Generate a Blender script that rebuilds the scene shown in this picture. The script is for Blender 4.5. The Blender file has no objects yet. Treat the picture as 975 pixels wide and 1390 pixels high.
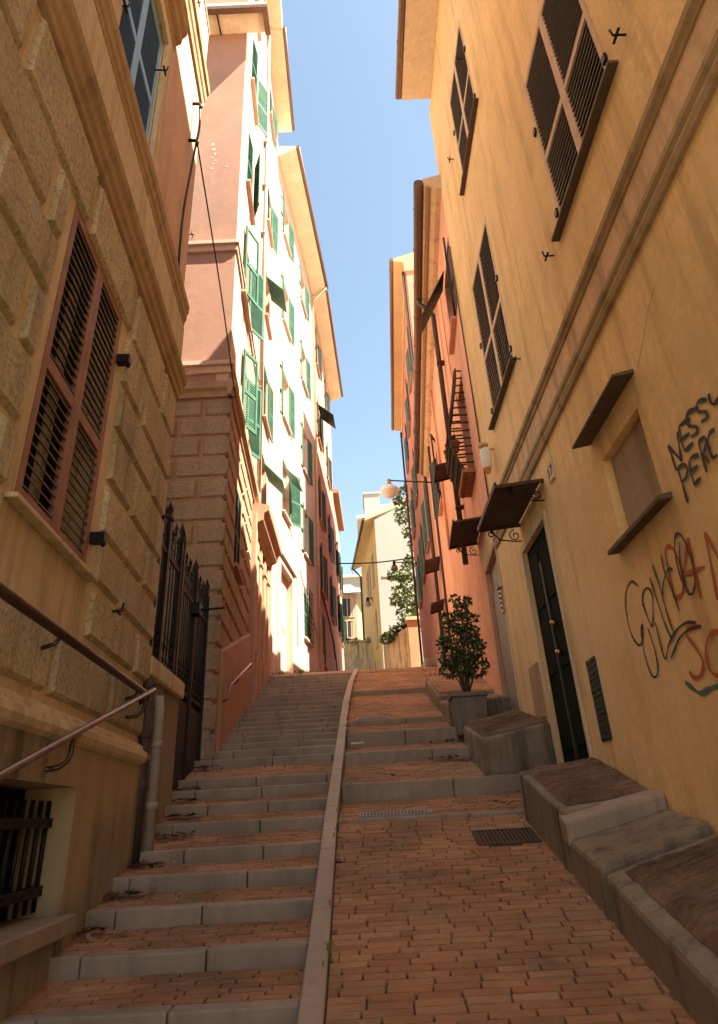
import bpy, math, random
from mathutils import Vector, Matrix
random.seed(7)
C = bpy.context.scene
COL = C.collection
# ---------------------------------------------------------------- camera model
FPX, PPX, PPY, PW, PH = 885.0, 487.5, 650.0, 975, 1390
fw = Vector((15.5, 456.0, FPX)).normalized()
vx = -95.0
vy = -(FPX * FPX + vx * 15.5) / 456.0
up = Vector((vx, vy, FPX)).normalized()
rt = fw.cross(up)
if rt.x < 0: rt = -rt
def ray(u, v):
    d = Vector((u - PPX, v - PPY, FPX))
    return Vector((rt.dot(d), fw.dot(d), up.dot(d)))
def atY(u, v, y):
    r = ray(u, v); return r * (y / r.y)
def atX(u, v, x):
    r = ray(u, v); return r * (x / r.x)
cam_d = bpy.data.cameras.new('camera'); cam = bpy.data.objects.new('camera', cam_d); COL.objects.link(cam)
R3 = Matrix((rt, fw, up))             # rows: world axes in camera pixels (x right, y down, z forward)
flip = Matrix(((1, 0, 0), (0, -1, 0), (0, 0, -1)))
cam.matrix_world = (R3 @ flip).to_4x4()
cam_d.sensor_fit = 'VERTICAL'; cam_d.sensor_height = 24.0; cam_d.sensor_width = 24.0
cam_d.lens = FPX / PH * 24.0
cam_d.shift_x = 0.0; cam_d.shift_y = -(PH / 2 - PPY) / PH
cam_d.clip_start = 0.05; cam_d.clip_end = 3000
C.camera = cam
# ---------------------------------------------------------------- materials
def M(name):
    m = bpy.data.materials.new(name); m.use_nodes = True
    nt = m.node_tree; b = nt.nodes['Principled BSDF']
    return m, nt, b
def N(nt, t, **k):
    n = nt.nodes.new(t)
    for a, v in k.items():
        if a.startswith('i_'):
            key = a[2:]
            n.inputs[int(key) if key.isdigit() else key.replace('_', ' ')].default_value = v
        else: setattr(n, a, v)
    return n
def posn(nt, sc=(1, 1, 1)):
    g = N(nt, 'ShaderNodeNewGeometry'); mp = N(nt, 'ShaderNodeMapping')
    mp.inputs['Scale'].default_value = sc
    nt.links.new(g.outputs['Position'], mp.inputs['Vector']); return mp.outputs[0]
def noise(nt, vec, scale, detail=4, rough=.6):
    n = N(nt, 'ShaderNodeTexNoise'); n.inputs['Scale'].default_value = scale
    n.inputs['Detail'].default_value = detail; n.inputs['Roughness'].default_value = rough
    nt.links.new(vec, n.inputs['Vector']); return n.outputs['Fac']
def ramp(nt, fac, stops):
    r = N(nt, 'ShaderNodeValToRGB'); e = r.color_ramp.elements
    while len(e) < len(stops): e.new(.5)
    for i, (p, c) in enumerate(stops): e[i].position = p; e[i].color = (*c, 1)
    nt.links.new(fac, r.inputs[0]); return r.outputs[0]
def mix(nt, fac, a, b, mode='MIX'):
    m = N(nt, 'ShaderNodeMix', data_type='RGBA', blend_type=mode)
    if isinstance(fac, (int, float)): m.inputs[0].default_value = fac
    else: nt.links.new(fac, m.inputs[0])
    for i, x in ((6, a), (7, b)):
        if isinstance(x, tuple): m.inputs[i].default_value = (*x[:3], 1)
        else: nt.links.new(x, m.inputs[i])
    return m.outputs[2]
def fmap(nt, f, a, b):
    m = N(nt, 'ShaderNodeMapRange'); m.inputs[1].default_value = a; m.inputs[2].default_value = b
    nt.links.new(f, m.inputs[0]); return m.outputs[0]
def mul(c, k): return tuple(min(1, x * k) for x in c)
def bump(nt, b, h, strength, dist):
    n = N(nt, 'ShaderNodeBump'); n.inputs['Strength'].default_value = strength; n.inputs['Distance'].default_value = dist
    nt.links.new(h, n.inputs['Height']); nt.links.new(n.outputs[0], b.inputs['Normal'])
def stucco(name, col, dirt=(.12, .09, .06), var=.16, streak=.35, grain=90, bs=.35, bd=.004, patch=None, pk=.0):
    m, nt, b = M(name); p = posn(nt)
    big = noise(nt, p, 1.1, 5, .65)
    c = mix(nt, fmap(nt, big, .32, .7), mul(col, 1 - var), mul(col, 1 + var))
    fine = noise(nt, p, 14, 4, .7)
    c = mix(nt, fmap(nt, fine, .35, .75), c, mul(col, .82))
    st = noise(nt, posn(nt, (3.2, 3.2, .22)), 1.6, 4, .7)
    sf = N(nt, 'ShaderNodeMath', operation='MULTIPLY'); sf.inputs[1].default_value = streak
    nt.links.new(fmap(nt, st, .49, .68), sf.inputs[0])
    c = mix(nt, sf.outputs[0], c, dirt)
    if patch:
        pn = noise(nt, p, .55, 3, .5)
        pf = N(nt, 'ShaderNodeMath', operation='MULTIPLY'); pf.inputs[1].default_value = pk
        nt.links.new(fmap(nt, pn, .54, .6), pf.inputs[0])
        c = mix(nt, pf.outputs[0], c, patch)
    nt.links.new(c, b.inputs['Base Color']); b.inputs['Roughness'].default_value = .93
    b.inputs['Specular IOR Level'].default_value = .15
    g = noise(nt, p, grain, 3, .6); g2 = noise(nt, p, 6, 3, .6)
    ad = N(nt, 'ShaderNodeMath', operation='MULTIPLY_ADD'); ad.inputs[1].default_value = 2.2
    nt.links.new(g2, ad.inputs[0]); nt.links.new(g, ad.inputs[2])
    bump(nt, b, ad.outputs[0], bs, bd); return m
def roughcast(name, col, dark, scale=38, bd=.02):
    m, nt, b = M(name); p = posn(nt)
    v = noise(nt, p, scale, 5, .75); v2 = noise(nt, p, 1.6, 4, .6)
    c = ramp(nt, v, [(.3, dark), (.5, col), (.68, mul(col, 1.25))])
    c = mix(nt, fmap(nt, v2, .35, .75), c, mix(nt, .55, c, dark))
    at = N(nt, 'ShaderNodeAttribute', attribute_name='tint'); tf = N(nt, 'ShaderNodeMath', operation='MULTIPLY'); tf.inputs[1].default_value = .42
    nt.links.new(at.outputs['Fac'], tf.inputs[0]); c = mix(nt, tf.outputs[0], c, mul(dark, 1.3))
    soot = noise(nt, posn(nt, (2.6, 2.6, .3)), 1.7, 4, .7); c = mix(nt, fmap(nt, soot, .5, .74), c, mix(nt, .5, c, mul(dark, .6)))
    nt.links.new(c, b.inputs['Base Color']); b.inputs['Roughness'].default_value = .95
    b.inputs['Specular IOR Level'].default_value = .1
    bump(nt, b, v, .9, bd); return m
def paint(name, col, rough=.5, metal=0, var=.2, scale=9, bs=.12, wear=None, wk=.62):
    m, nt, b = M(name); p = posn(nt)
    n = noise(nt, p, scale, 5, .65)
    c = mix(nt, fmap(nt, n, .3, .75), mul(col, 1 + var), mul(col, 1 - var))
    if wear:
        w = noise(nt, p, scale * 2.3, 6, .75); c = mix(nt, fmap(nt, w, wk, wk + .08), c, wear)
    nt.links.new(c, b.inputs['Base Color']); b.inputs['Roughness'].default_value = max(rough, .55) if not metal else rough; b.inputs['Metallic'].default_value = metal; b.inputs['Specular IOR Level'].default_value = .25
    bump(nt, b, noise(nt, p, 60, 3, .6), bs, .003); return m
def tinted(name, ca, cb, dirt, rough=.85, grain=120, spec=.25):
    """per-brick tint from the 'tint' face attribute, plus soot and worn spots"""
    m, nt, b = M(name); p = posn(nt)
    at = N(nt, 'ShaderNodeAttribute', attribute_name='tint')
    c = mix(nt, at.outputs['Fac'], ca, cb)
    c = mix(nt, fmap(nt, noise(nt, p, 1.3, 5, .7), .40, .68), c, dirt)
    c = mix(nt, fmap(nt, noise(nt, p, .7, 6, .75), .5, .72), c, mix(nt, .5, c, (.42, .30, .20)))
    c = mix(nt, fmap(nt, noise(nt, p, 26, 5, .75), .55, .8), c, mul(dirt, .8))
    nt.links.new(c, b.inputs['Base Color']); b.inputs['Roughness'].default_value = rough
    b.inputs['Specular IOR Level'].default_value = spec
    bump(nt, b, noise(nt, p, grain, 4, .7), .5, .003); return m
def leafmat(name, a, bcol):
    m, nt, b = M(name)
    at = N(nt, 'ShaderNodeAttribute', attribute_name='tint')
    c = mix(nt, at.outputs['Fac'], a, bcol); nt.links.new(c, b.inputs['Base Color'])
    b.inputs['Roughness'].default_value = .45
    b.inputs['Transmission Weight'].default_value = 0
    b.inputs['Subsurface Weight'].default_value = 0
    return m
MT = {}
MT['yellow'] = stucco('ochre_stucco', (.80, .56, .29), dirt=(.46, .30, .15), var=.16, streak=.6, grain=120, bs=.3, patch=(.75, .54, .31), pk=.55)
MT['yellow_low'] = MT['yellow']
MT['cream_band'] = stucco('worn_cream_plaster', (.68, .47, .30), dirt=(.2, .14, .09), streak=.5)
MT['mould'] = stucco('brown_plaster_moulding', (.42, .30, .18), dirt=(.12, .085, .05), streak=.5)
MT['tan_smooth'] = stucco('tan_smooth_plaster', (.62, .51, .34), dirt=(.14, .09, .045), streak=.45)
MT['tan_rough'] = roughcast('tan_roughcast', (.70, .585, .38), (.26, .205, .12), 34, .035)
MT['socle'] = stucco('grey_tan_render', (.30, .245, .17), dirt=(.07, .05, .03), streak=.7, var=.3, patch=(.42, .32, .19), pk=.6)
MT['salmon_up'] = stucco('dusty_salmon_plaster', (.62, .42, .30), dirt=(.3, .18, .12), streak=.25)
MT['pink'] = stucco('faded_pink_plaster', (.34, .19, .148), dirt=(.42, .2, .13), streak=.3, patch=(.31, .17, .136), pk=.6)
MT['boss_pink'] = roughcast('pink_bossage', (.41, .29, .205), (.22, .15, .10), 24, .025)
MT['boss_base'] = stucco('pinkish_joint_plaster', (.39, .245, .17), dirt=(.2, .12, .08), streak=.4)
MT['peach'] = stucco('peach_plaster', (.51, .34, .27), dirt=(.5, .28, .17), streak=.25)
MT['white'] = stucco('pale_cream_plaster', (.56, .425, .365), dirt=(.55, .38, .26), streak=.25, var=.06)
MT['white_low'] = stucco('pink_grey_plaster', (.62, .42, .33), dirt=(.35, .24, .18), streak=.4)
MT['soffit'] = stucco('soffit_cream', (.72, .58, .45), dirt=(.35, .25, .17), streak=.2)
MT['soffit_yellow'] = stucco('soffit_yellow', (.60, .44, .25), dirt=(.4, .25, .1), streak=.2)
MT['rose'] = stucco('rose_plaster', (.60, .30, .23), dirt=(.35, .17, .12), streak=.35)
MT['orange'] = stucco('salmon_orange_plaster', (.74, .385, .27), dirt=(.42, .15, .08), streak=.35, patch=(.71, .41, .30), pk=.6)
MT['coral'] = stucco('coral_plaster', (.66, .28, .17), dirt=(.4, .17, .1), streak=.35)
MT['cream_far'] = stucco('far_cream_wall', (.34, .325, .31), dirt=(.4, .34, .27), streak=.25, var=.06)
MT['ochre_far'] = stucco('far_ochre_wall', (.52, .32, .12), dirt=(.35, .22, .1), streak=.4)
MT['yellow_far'] = stucco('far_yellow_wall', (.50, .37, .17), dirt=(.4, .3, .15), streak=.2)
MT['pink_far'] = stucco('far_pink_trim', (.55, .31, .22), dirt=(.35, .2, .14), streak=.2)
MT['ret_wall'] = stucco('stained_render', (.62, .49, .30), dirt=(.10, .085, .05), streak=.95, var=.3, patch=(.28, .24, .15), pk=.7)
MT['stone'] = stucco('grey_stone', (.32, .255, .195), dirt=(.08, .06, .042), streak=.35, var=.3, grain=140, bs=.5)
MT['kerb'] = stucco('kerb_stone', (.38, .30, .225), dirt=(.14, .11, .085), streak=.15, var=.22, grain=140, bs=.5)
for _m in ('stone', 'kerb'):
    _b = MT[_m].node_tree.nodes['Principled BSDF']; _b.inputs['Roughness'].default_value = .62; _b.inputs['Specular IOR Level'].default_value = .45
MT['concrete'] = stucco('bench_cement', (.27, .22, .165), dirt=(.06, .045, .03), streak=.8, var=.35, patch=(.12, .085, .045), pk=.85, bs=.6, bd=.01)
MT['brick'] = tinted('paving_brick', (.33, .145, .072), (.45, .24, .13), (.19, .115, .068))
MT['brick_dark'] = tinted('decayed_brick', (.10, .055, .035), (.20, .12, .075), (.05, .034, .024), grain=60)
MT['bed'] = paint('brick_joint_dirt', (.10, .065, .042), .95, bs=.4)
MT['ground'] = paint('earth_ground', (.22, .17, .12), .95, scale=2)
MT['iron'] = paint('black_iron', (.018, .016, .016), .45, .5)
MT['iron_rust'] = paint('brown_iron', (.075, .045, .03), .6, .3, wear=(.16, .07, .035))
MT['green_sh'] = paint('green_shutter_paint', (.035, .115, .078), .6, var=.35, scale=3, wear=(.13, .2, .16), wk=.6)
MT['teal_sh'] = paint('teal_shutter_paint', (.03, .16, .135), .45, var=.25, scale=5)
MT['dgreen_sh'] = paint('dark_green_shutter', (.016, .034, .026), .5)
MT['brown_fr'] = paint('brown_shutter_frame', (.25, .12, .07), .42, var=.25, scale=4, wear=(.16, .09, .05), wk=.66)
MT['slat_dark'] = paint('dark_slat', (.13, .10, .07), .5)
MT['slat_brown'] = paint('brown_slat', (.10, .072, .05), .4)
MT['sky_sheen_fr'] = paint('sky_sheen_shutter', (.24, .50, .82), .3, var=.15, scale=5)  # blue reflection of the sky is put into the frame colour
MT['slat_sky'] = paint('sky_sheen_slat', (.10, .19, .33), .3)  # slats carry the same sky reflection in their base colour
MT['warm_lit_fr'] = paint('warm_lit_shutter_frame', (.50, .335, .215), .45, var=.2, scale=4, wear=(.28, .2, .13), wk=.64)  # warm reflected light on green shutters, put into the frame colour
MT['void'] = paint('dark_interior', (.008, .007, .006), .8)
MT['glass'] = paint('dark_glass', (.03, .035, .04), .12)
MT['curtain'] = paint('pale_glazing', (.55, .52, .48), .3)
MT['pipe'] = paint('grey_pipe', (.28, .24, .20), .5, wear=(.2, .13, .08), wk=.66)
MT['pipe_dark'] = paint('dark_pipe', (.07, .05, .045), .5, .3)
MT['copper'] = paint('brown_copper_gutter', (.16, .095, .07), .45, .5, wear=(.07, .045, .035))
MT['rail'] = paint('brushed_handrail', (.30, .22, .19), .3, .85, wear=(.12, .08, .06), wk=.64)
MT['rail_dark'] = paint('dark_handrail', (.10, .065, .05), .35, .8)
MT['canopy'] = paint('corrugated_brown', (.085, .055, .042), .55, wear=(.13, .07, .045))
MT['door_dark'] = paint('black_green_door', (.006, .008, .0065), .6, var=.3)
for _m in ('door_dark',): MT[_m].node_tree.nodes['Principled BSDF'].inputs['Specular IOR Level'].default_value = .06; MT[_m].node_tree.nodes['Principled BSDF'].inputs['Roughness'].default_value = .8
MT['door_green'] = paint('green_door', (.02, .036, .026), .5, var=.3)
MT['door_grey'] = paint('grey_door', (.23, .205, .185), .5)
MT['frame_pale'] = stucco('pale_door_frame', (.66, .52, .36), dirt=(.3, .22, .14), streak=.4)
MT['white_pl'] = paint('white_plastic', (.74, .72, .68), .35, var=.08)
MT['amber'] = paint('amber_plastic', (.6, .22, .05), .3)
MT['brass'] = paint('brass', (.5, .28, .1), .3, .9)
MT['tile'] = paint('roof_tiles', (.30, .17, .10), .85, wear=(.18, .12, .08))
MT['slate'] = paint('grey_slate', (.33, .33, .34), .6)
MT['plaque'] = stucco('blind_panel', (.42, .32, .24), dirt=(.2, .14, .1), streak=.5, var=.12)
MT['slab_dark'] = paint('dark_slate_slab', (.10, .07, .05), .7, wear=(.18, .12, .08))
MT['meter'] = paint('painted_metal_cover', (.38, .24, .14), .5, wear=(.5, .42, .34), wk=.58)
MT['leaf'] = leafmat('shrub_leaf', (.02, .05, .012), (.085, .13, .03))
MT['leaf_far'] = leafmat('creeper_leaf', (.035, .075, .012), (.14, .19, .04))
MT['weed'] = leafmat('weed_leaf', (.05, .09, .015), (.16, .19, .05))
MT['dead'] = leafmat('dead_leaf', (.09, .03, .015), (.30, .17, .07))
MT['bark'] = paint('bark', (.10, .07, .045), .9)
MT['pot'] = stucco('planter_cement', (.20, .175, .155), dirt=(.1, .08, .06), streak=.4)
MT['terracotta'] = paint('terracotta', (.36, .15, .07), .8)
MT['soil'] = paint('soil', (.05, .035, .025), .95)
def spray(name, col):
    m, nt, b = M(name); b.inputs['Base Color'].default_value = (*col, 1); b.inputs['Roughness'].default_value = .7
    at = N(nt, 'ShaderNodeAttribute', attribute_name='edge'); n = noise(nt, posn(nt), 90, 3, .7)
    ad = N(nt, 'ShaderNodeMath', operation='MULTIPLY_ADD'); ad.inputs[1].default_value = .9; nt.links.new(n, ad.inputs[0]); nt.links.new(at.outputs['Fac'], ad.inputs[2])
    al = fmap(nt, ad.outputs[0], .62, 1.05); nt.links.new(al, b.inputs['Alpha']); return m
MT['g_black'] = paint('black_letter_paint', (.018, .016, .015), .6, var=.1)
MT['s_black'] = spray('black_spray', (.022, .018, .015)); MT['s_red'] = spray('red_spray', (.42, .085, .03)); MT['s_teal'] = spray('teal_spray', (.06, .15, .14))
MT['cable'] = paint('black_cable', (.03, .025, .022), .6)
MT['plate'] = paint('marble_plate', (.62, .50, .38), .4, var=.06)
# ---------------------------------------------------------------- mesh builder
class MB:
    def __init__(s): s.v = []; s.f = []; s.m = []; s.t = []; s.sm = []
    def face(s, pts, m=0, t=0.0, sm=False):
        i = len(s.v); s.v += [Vector(p) for p in pts]; s.f.append(list(range(i, i + len(pts)))); s.m.append(m); s.t.append(t); s.sm.append(sm)
    def hexa(s, p, m=0, t=0.0, skip=()):
        i = len(s.v); s.v += [Vector(q) for q in p]     # 0-3 bottom ring, 4-7 top ring
        for k, q in enumerate(((3, 2, 1, 0), (4, 5, 6, 7), (0, 1, 5, 4), (1, 2, 6, 5), (2, 3, 7, 6), (3, 0, 4, 7))):
            if k in skip: continue
            s.f.append([i + a for a in q]); s.m.append(m); s.t.append(t); s.sm.append(False)
    def box(s, T, s0, s1, o0, o1, z0, z1, m=0, t=0.0, skip=()):
        s.hexa([T(s0, o0, z0), T(s1, o0, z0), T(s1, o1, z0), T(s0, o1, z0), T(s0, o0, z1), T(s1, o0, z1), T(s1, o1, z1), T(s0, o1, z1)], m, t, skip)
    def prism(s, T, prof, s0, s1, m=0):
        """profile [(o,z)...] swept along s"""
        a = [T(s0, o, z) for o, z in prof]; b = [T(s1, o, z) for o, z in prof]; n = len(prof)
        for i in range(n):
            j = (i + 1) % n; s.face([a[i], a[j], b[j], b[i]], m)
        s.face(a[::-1], m); s.face(b, m)
    def tube(s, pts, r, n=8, m=0, cap=True):
        pts = [Vector(p) for p in pts]; rr = r if isinstance(r, (list, tuple)) else [r] * len(pts)
        i0 = len(s.v); ref = None
        for i, p in enumerate(pts):
            d = (pts[min(i + 1, len(pts) - 1)] - pts[max(i - 1, 0)]).normalized()
            if ref is None: ref = Vector((0, 0, 1)) if abs(d.z) < .9 else Vector((1, 0, 0))
            a = d.cross(ref).normalized(); b = a.cross(d).normalized(); ref = b
            for k in range(n):
                th = 2 * math.pi * k / n; s.v.append(p + (a * math.cos(th) + b * math.sin(th)) * rr[i])
        for i in range(len(pts) - 1):
            for k in range(n):
                k2 = (k + 1) % n
                s.f.append([i0 + i * n + k, i0 + i * n + k2, i0 + (i + 1) * n + k2, i0 + (i + 1) * n + k]); s.m.append(m); s.t.append(0); s.sm.append(True)
        if cap:
            s.f.append([i0 + k for k in range(n)][::-1]); s.m.append(m); s.t.append(0); s.sm.append(False)
            e = i0 + (len(pts) - 1) * n; s.f.append([e + k for k in range(n)]); s.m.append(m); s.t.append(0); s.sm.append(False)
    def lathe(s, c, prof, n=16, m=0, axis=Vector((0, 0, 1))):
        c = Vector(c); i0 = len(s.v)
        for r, z in prof:
            for k in range(n):
                th = 2 * math.pi * k / n; s.v.append(c + Vector((r * math.cos(th), r * math.sin(th), z)))
        for i in range(len(prof) - 1):
            for k in range(n):
                k2 = (k + 1) % n
                s.f.append([i0 + i * n + k, i0 + i * n + k2, i0 + (i + 1) * n + k2, i0 + (i + 1) * n + k]); s.m.append(m); s.t.append(0); s.sm.append(True)
    def build(s, name, mats, parent=None, bevel=0, label=None, seg=2):
        if not isinstance(mats, (list, tuple)): mats = [mats]
        me = bpy.data.meshes.new(name)
        off = world_loc(parent) if parent else Vector((0, 0, 0))
        o = bpy.data.objects.new(name, me); COL.objects.link(o)
        if parent: o.parent = parent
        elif s.v:
            xs = [p.x for p in s.v]; ys = [p.y for p in s.v]; zs = [p.z for p in s.v]
            off = Vector(((min(xs) + max(xs)) / 2, (min(ys) + max(ys)) / 2, min(zs))); o.location = off
        me.from_pydata([p - off for p in s.v], [], s.f)
        for mm in mats: me.materials.append(MT[mm] if isinstance(mm, str) else mm)
        me.polygons.foreach_set('material_index', s.m); me.polygons.foreach_set('use_smooth', s.sm)
        if any(s.t):
            a = me.attributes.new('tint', 'FLOAT', 'FACE'); a.data.foreach_set('value', s.t)
        me.update()
        if bevel:
            md = o.modifiers.new('bevel', 'BEVEL'); md.width = bevel; md.segments = seg; md.limit_method = 'ANGLE'; md.angle_limit = .6
        if label: o['label'] = label
        return o
def world_loc(o):
    l = Vector((0, 0, 0))
    while o is not None: l = l + o.location; o = o.parent
    return l
def thing(name, label, cat, loc, group=None):
    o = bpy.data.objects.new(name, None); COL.objects.link(o); o.location = loc; o.empty_display_size = .3
    o['label'] = label; o['category'] = cat
    if group: o['group'] = group
    return o
def tag(o, label, cat, group=None, kind=None):
    o['label'] = label; o['category'] = cat
    if group: o['group'] = group
    if kind: o['kind'] = kind
    return o
def struct(o, label=None):
    o['kind'] = 'structure'
    if label: o['label'] = label
    return o
W = lambda x, y, z: Vector((x, y, z))
class Facade:
    """local s along the wall, o outwards to the street, z up"""
    def __init__(s, p0, p1, out):
        s.p = Vector((*p0, 0)); d = Vector((*p1, 0)) - s.p; s.L = d.length; s.d = d.normalized()
        n = Vector((-s.d.y, s.d.x, 0)); s.n = n if n.dot(Vector((*out, 0))) > 0 else -n
    def T(s, a, o, z): return s.p + s.d * a + s.n * o + Vector((0, 0, z))
    def px(s, u, v, o=0.0):
        r = ray(u, v); q = s.p + s.n * o; w = r * (q.dot(s.n) / r.dot(s.n)); return (w - s.p).dot(s.d), w.z
    def y(s, a): return s.p.y + s.d.y * a
    def at(s, y): return (y - s.p.y) / s.d.y
def rects_minus(s0, s1, z0, z1, holes):
    ss = sorted({s0, s1, *[min(max(h[0], s0), s1) for h in holes], *[min(max(h[1], s0), s1) for h in holes]})
    zz = sorted({z0, z1, *[min(max(h[2], z0), z1) for h in holes], *[min(max(h[3], z0), z1) for h in holes]})
    for a, b in zip(ss, ss[1:]):
        for c, d in zip(zz, zz[1:]):
            if b - a < 1e-5 or d - c < 1e-5: continue
            m, k = (a + b) / 2, (c + d) / 2
            if any(h[0] < m < h[1] and h[2] < k < h[3] for h in holes): continue
            yield a, b, c, d
def wall(parent, F, s0, s1, z0, z1, holes, mat, back=5.0, depth=.22, name='wall', ends=(1, 1), top=True):
    b = MB(); T = F.T
    for a, e, c, d in rects_minus(s0, s1, z0, z1, holes): b.face([T(a, 0, c), T(e, 0, c), T(e, 0, d), T(a, 0, d)])
    for a, e, c, d in [h[:4] for h in holes]:
        for q in (((a, c), (e, c)), ((e, c), (e, d)), ((e, d), (a, d)), ((a, d), (a, c))):
            (p1, q1), (p2, q2) = q; b.face([T(p1, 0, q1), T(p2, 0, q2), T(p2, -depth, q2), T(p1, -depth, q1)])
        b.face([T(a, -depth, c), T(e, -depth, c), T(e, -depth, d), T(a, -depth, d)])
    if ends[0]: b.face([T(s0, 0, z0), T(s0, -back, z0), T(s0, -back, z1), T(s0, 0, z1)])
    if ends[1]: b.face([T(s1, 0, z0), T(s1, -back, z0), T(s1, -back, z1), T(s1, 0, z1)])
    b.face([T(s0, -back, z0), T(s1, -back, z0), T(s1, -back, z1), T(s0, -back, z1)])
    if top: b.face([T(s0, 0, z1), T(s1, 0, z1), T(s1, -back, z1), T(s0, -back, z1)])
    return b.build(name, mat, parent)
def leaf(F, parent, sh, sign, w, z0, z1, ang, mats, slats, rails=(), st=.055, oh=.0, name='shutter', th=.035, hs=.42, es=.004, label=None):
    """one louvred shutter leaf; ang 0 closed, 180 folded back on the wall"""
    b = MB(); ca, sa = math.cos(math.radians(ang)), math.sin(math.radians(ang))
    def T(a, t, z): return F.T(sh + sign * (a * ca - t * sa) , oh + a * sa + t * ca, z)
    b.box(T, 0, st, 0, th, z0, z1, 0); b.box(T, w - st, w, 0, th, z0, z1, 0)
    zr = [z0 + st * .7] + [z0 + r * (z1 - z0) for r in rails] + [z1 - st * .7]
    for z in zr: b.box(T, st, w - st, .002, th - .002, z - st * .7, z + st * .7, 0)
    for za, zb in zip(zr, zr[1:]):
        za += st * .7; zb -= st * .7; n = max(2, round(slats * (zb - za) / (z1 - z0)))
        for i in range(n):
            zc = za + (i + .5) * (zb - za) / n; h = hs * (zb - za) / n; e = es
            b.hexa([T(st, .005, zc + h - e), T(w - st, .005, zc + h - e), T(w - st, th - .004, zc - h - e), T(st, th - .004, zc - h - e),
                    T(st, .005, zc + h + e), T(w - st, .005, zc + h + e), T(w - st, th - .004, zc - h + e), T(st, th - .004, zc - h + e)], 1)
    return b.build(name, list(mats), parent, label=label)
def window(parent, F, s0, s1, z0, z1, mats=('green_sh', 'green_sh'), ang=(0, 0), slats=18, rails=(.45,), sill=True, sillmat='stone', depth=.2, pane='glass', oh=-.03, sillx=.08, silh=.06, sillo=.1, st=.055, hs=.42, es=.004):
    """window > frame/pane, shutters, sill"""
    w = MB(); T = F.T; d = -depth + .012; f = .06
    for a, e, c, g in ((s0, s0 + f, z0, z1), (s1 - f, s1, z0, z1), (s0 + f, s1 - f, z0, z0 + f), (s0 + f, s1 - f, z1 - f, z1), ((s0 + s1) / 2 - .04, (s0 + s1) / 2 + .04, z0 + f, z1 - f)):
        w.box(T, a + .002, e - .002, d, d + .05, c + .002, g - .002, 0)
    wo = w.build('window', 'frame_pale', parent)
    p = MB(); p.box(T, s0 + .01, s1 - .01, d - .008, d + .012, z0 + .01, z1 - .01); p.build('pane', pane, wo)
    m = (s0 + s1) / 2; lw = m - s0 - .004
    if ang is not None:
        for sh, sg, an in ((s0 + .003, 1, ang[0]), (s1 - .003, -1, ang[1])):
            if an is None: continue
            o_ = oh if an < 20 else .035
            leaf(F, wo, sh, sg, lw, z0 + .01, z1 - .01, an, mats, slats, rails, oh=o_, st=st, hs=hs, es=es)
    if sill:
        b = MB(); b.box(T, s0 - sillx, s1 + sillx, .001, sillo, z0 - silh - .01, z0 - .01); b.build('sill', sillmat, wo, bevel=.006)
    return wo
def raised(parent, F, h, mat='green_sh', w=.75, dz=.7, top=.35):
    T = lambda a, t, z: F.T(lp(h[0], h[1], a), .04 + w * t, h[3] - top - dz * t + z)
    b = MB(); b.hexa([T(0, 0, 0), T(1, 0, 0), T(1, 1, 0), T(0, 1, 0), T(0, 0, .04), T(1, 0, .04), T(1, 1, .04), T(0, 1, .04)])
    for k in range(10): b.hexa([T(.06, (k + .2) / 10, .041), T(.94, (k + .2) / 10, .041), T(.94, (k + .6) / 10, .041), T(.06, (k + .6) / 10, .041), T(.06, (k + .2) / 10, .055), T(.94, (k + .2) / 10, .055), T(.94, (k + .6) / 10, .055), T(.06, (k + .6) / 10, .055)])
    b.build('raised_shutter', mat, parent)
def hooks(F, parent, pts, s=.1, mat='iron'):
    """wall-mounted shutter catches"""
    for u, v in pts:
        a, z = F.px(u, v); b = MB()
        b.tube([F.T(a, -.02, z), F.T(a, s, z), F.T(a, s + .01, z + .06)], .009, 6)
        b.tube([F.T(a - .05, s - .02, z - .01), F.T(a + .05, s - .02, z - .01)], .011, 6)
        b.build('shutter_catch', mat, parent)
def rustic(parent, F, s0, s1, zs, holes, mat, blen=1.0, joint=.07, proud=.045, bev=.03, name='rustic_blocks', c0=0, c1=0, vj=.07):
    b = MB(); T = F.T
    for k, (za, zb) in enumerate(zip(zs, zs[1:])):
        zc = (za + zb) / 2; cuts = [(s0, s1)]
        for h in holes:
            if h[2] < zb - .03 and h[3] > za + .03:
                nc = []
                for a, e in cuts:
                    if h[0] > a: nc.append((a, min(e, h[0])))
                    if h[1] < e: nc.append((max(a, h[1]), e))
                cuts = [q for q in nc if q[1] - q[0] > .05]
        for a, e in cuts:
            x = a
            edges = [a]; off = s0 - (blen * .5 if k % 2 else 0); n = 0
            while True:
                q = off + n * blen; n += 1
                if q > e - .12: break
                if q > a + .12: edges.append(q)
            edges.append(e)
            for p, q in zip(edges, edges[1:]):
                l = p + (vj / 2 if p > s0 + 1e-6 else c0); r = q - (vj / 2 if q < s1 - 1e-6 else -c1)
                g = joint / 2; bl = bev if p > s0 + 1e-6 else (0 if c0 <= 0 else 0); br = bev if q < s1 - 1e-6 else 0
                b.hexa([T(l, -.005, za + g), T(r, -.005, za + g), T(r, -.005, zb - g), T(l, -.005, zb - g),
                        T(l + bl, proud, za + g + bev), T(r - br, proud, za + g + bev), T(r - br, proud, zb - g - bev), T(l + bl, proud, zb - g - bev)], 0, .02 + .96 * random.random())
    return b.build(name, mat, parent)
def mould(parent, F, s0, s1, prof, mat, name='cornice', bevel=0): 
    b = MB(); b.prism(F.T, prof, s0, s1); return b.build(name, mat, parent, bevel=bevel)
def lp(a, b, t): return a + (b - a) * t
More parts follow.
